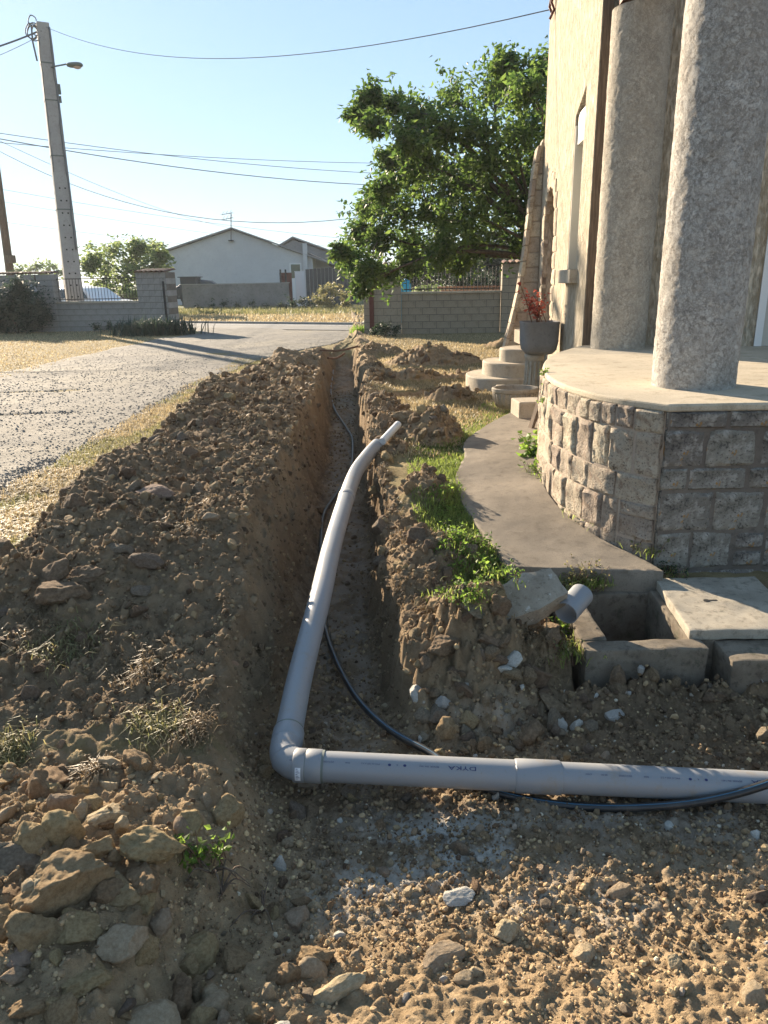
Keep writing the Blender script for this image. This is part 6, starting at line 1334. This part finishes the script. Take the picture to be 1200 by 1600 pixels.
def weed(name, label, cat, pts, h, n, leaf, seed, mat='weed', grass=0, spread=.1):
    """leafy clump: thin stems carrying small leaves"""
    r = np.random.default_rng(seed); root = thing(name, label, cat, pts[0]); lv = []; mb = MB()
    for c in pts:
        for _ in range(n):
            b = Vector(c) + Vector((r.normal(0, spread), r.normal(0, spread), 0)); a = r.uniform(0, 6.28); L = h * r.uniform(.4, 1.15); t = b + Vector((math.cos(a) * L * .45, math.sin(a) * L * .45, L)); mb.tube([b - Vector((0, 0, .01)), b.lerp(t, .5) + Vector((0, 0, .01)), t], [.0022, .0018, .001], 4, False)
            for k in range(7): lv.append(np.array(b.lerp(t, .25 + .75 * k / 6)) + r.normal(0, leaf * .35, 3))
    wch(put('stems', mb.mesh('stems', 'root'), kind='stuff'), root); wch(put('leaves', leaf_mesh('leaves', np.array(lv), leaf, leaf * .36, mat, seed, .1), kind='stuff'), root)
    if grass:
        q = np.concatenate([np.array(c) + r.normal(0, spread * 1.2, (grass, 3)) * np.array([1, 1, 0]) for c in pts]); wch(blades('blade_tuft', q, h * .7, .0026, .9, 'grass', r.random(len(q)), seed=seed, kind='stuff'), root)
    return root
def pts_of(L, z=None): return [tuple(onz(x, y, z)) if z is not None else tuple(hit(x, y)[0]) for x, y in L]
weed('broadleaf_weed', 'bright broad leaved weed at the foot of the curved stone wall', 'weed', pts_of([(832, 715), (838, 705)], .06), .17, 9, .085, 71, spread=.05)
weed('wall_weed', 'trailing green weed on the path just below the broad leaved one', 'weed', pts_of([(848, 742), (860, 748), (838, 735)], .04), .10, 12, .035, 72, grass=60, spread=.06)
weed('wall_weed', 'ragged green weed along the stone wall in the middle of the path', 'weed', pts_of([(915, 808), (930, 815), (945, 822), (905, 800)], -.02), .10, 14, .032, 73, grass=70, spread=.05)
weed('wall_weed', 'dry looking weed at the corner of the curved stone wall', 'weed', pts_of([(1000, 850), (1015, 862), (990, 842)], -.06), .09, 10, .026, 74, 'verge', 70, .045)
weed('corner_weed', 'small dark weed in the angle between path, wall and cover', 'weed', pts_of([(1040, 893), (1052, 898)], -.16), .06, 10, .022, 75, 'leaf_dark', 20, .04)
weed('clover_patch', 'dense patch of bright clover like weeds at the near corner of the path', 'weed', pts_of([(735, 850), (760, 870), (780, 885), (745, 880), (715, 840), (765, 895), (790, 895), (730, 870), (705, 825), (750, 900), (700, 800), (715, 860), (725, 890), (745, 860), (770, 905), (690, 770), (708, 850)]), .065, 16, .026, 76, grass=40, spread=.055)
weed('ridge_weed', 'green weed on the crumbly ridge above the trench corner', 'weed', pts_of([(725, 935), (700, 930), (740, 940)]), .07, 12, .024, 77, grass=40, spread=.05)
weed('chamber_weed', 'trailing weed hanging over the bank beside the pipe offcut', 'weed', pts_of([(900, 1005), (915, 1020), (890, 990), (925, 1000), (905, 1035), (885, 1025)]), .11, 14, .020, 78, 'verge', 90, .05)
weed('lone_weed', 'young green weed with pointed leaves in front of the pipe offcut', 'weed', pts_of([(873, 985)]), .10, 6, .035, 79, grass=14, spread=.02)
weed('pile_sprig', 'small sprig of pale green leaves at the edge of the near stone pile', 'weed', pts_of([(320, 1345), (305, 1350)]), .10, 9, .026, 80, 'weed', 0, .03)
weed('moss_strip', 'thin green weed growing down the top corner of the stone terrace', 'weed', [tuple(Vector((1.26, 5.75, TOPZ - .12))), (1.25, 5.65, TOPZ - .22), (1.27, 5.8, TOPZ - .02)], .04, 10, .022, 81, 'weed', 0, .02)
q = hit(545, 547)[0]
for (x, y), sd in (((345, 1400), 1), ((330, 1365), 2), ((410, 1425), 3)):
    h_ = Vector(hit(x, y)[0]); r_ = random.Random(sd); mb = MB()
    for k in range(6):
        a = r_.uniform(0, 6.28); L = r_.uniform(.05, .14); mb.tube(spline([h_ + Vector((0, 0, .0)), h_ + Vector((math.cos(a) * L * .5, math.sin(a) * L * .5, L * r_.uniform(.2, .6))), h_ + Vector((math.cos(a) * L, math.sin(a) * L, r_.uniform(-.02, .06)))], 8), [.004, .004, .0035, .003, .003, .0025, .002, .002, .001][:9], 5)
    put('root_tangle', mb.mesh('root_tangle', 'turf' if False else 'wood', True), label=['tangle of thin roots below the pale green sprig', 'thin roots beside the sprig on the near pile', 'bent rootlet on the floor of the dug ground, nearer the pipe'][sd - 1], cat='root')

# ------------------------------------------------------------------ the morning haze
hz = bpy.data.materials.new('haze_air'); hz.use_nodes = True; t = hz.node_tree; t.nodes.clear(); ho = t.nodes.new('ShaderNodeOutputMaterial'); hv = t.nodes.new('ShaderNodeVolumePrincipled')
hv.inputs['Color'].default_value = (.86, .93, 1, 1); hv.inputs['Density'].default_value = .0005; hv.inputs['Anisotropy'].default_value = .3; t.links.new(hv.outputs[0], ho.inputs['Volume'])
me = MB().box((0, 300, 5.5), (2600, 3400, 17)).mesh('haze', hz); put('haze', me, kind='stuff')
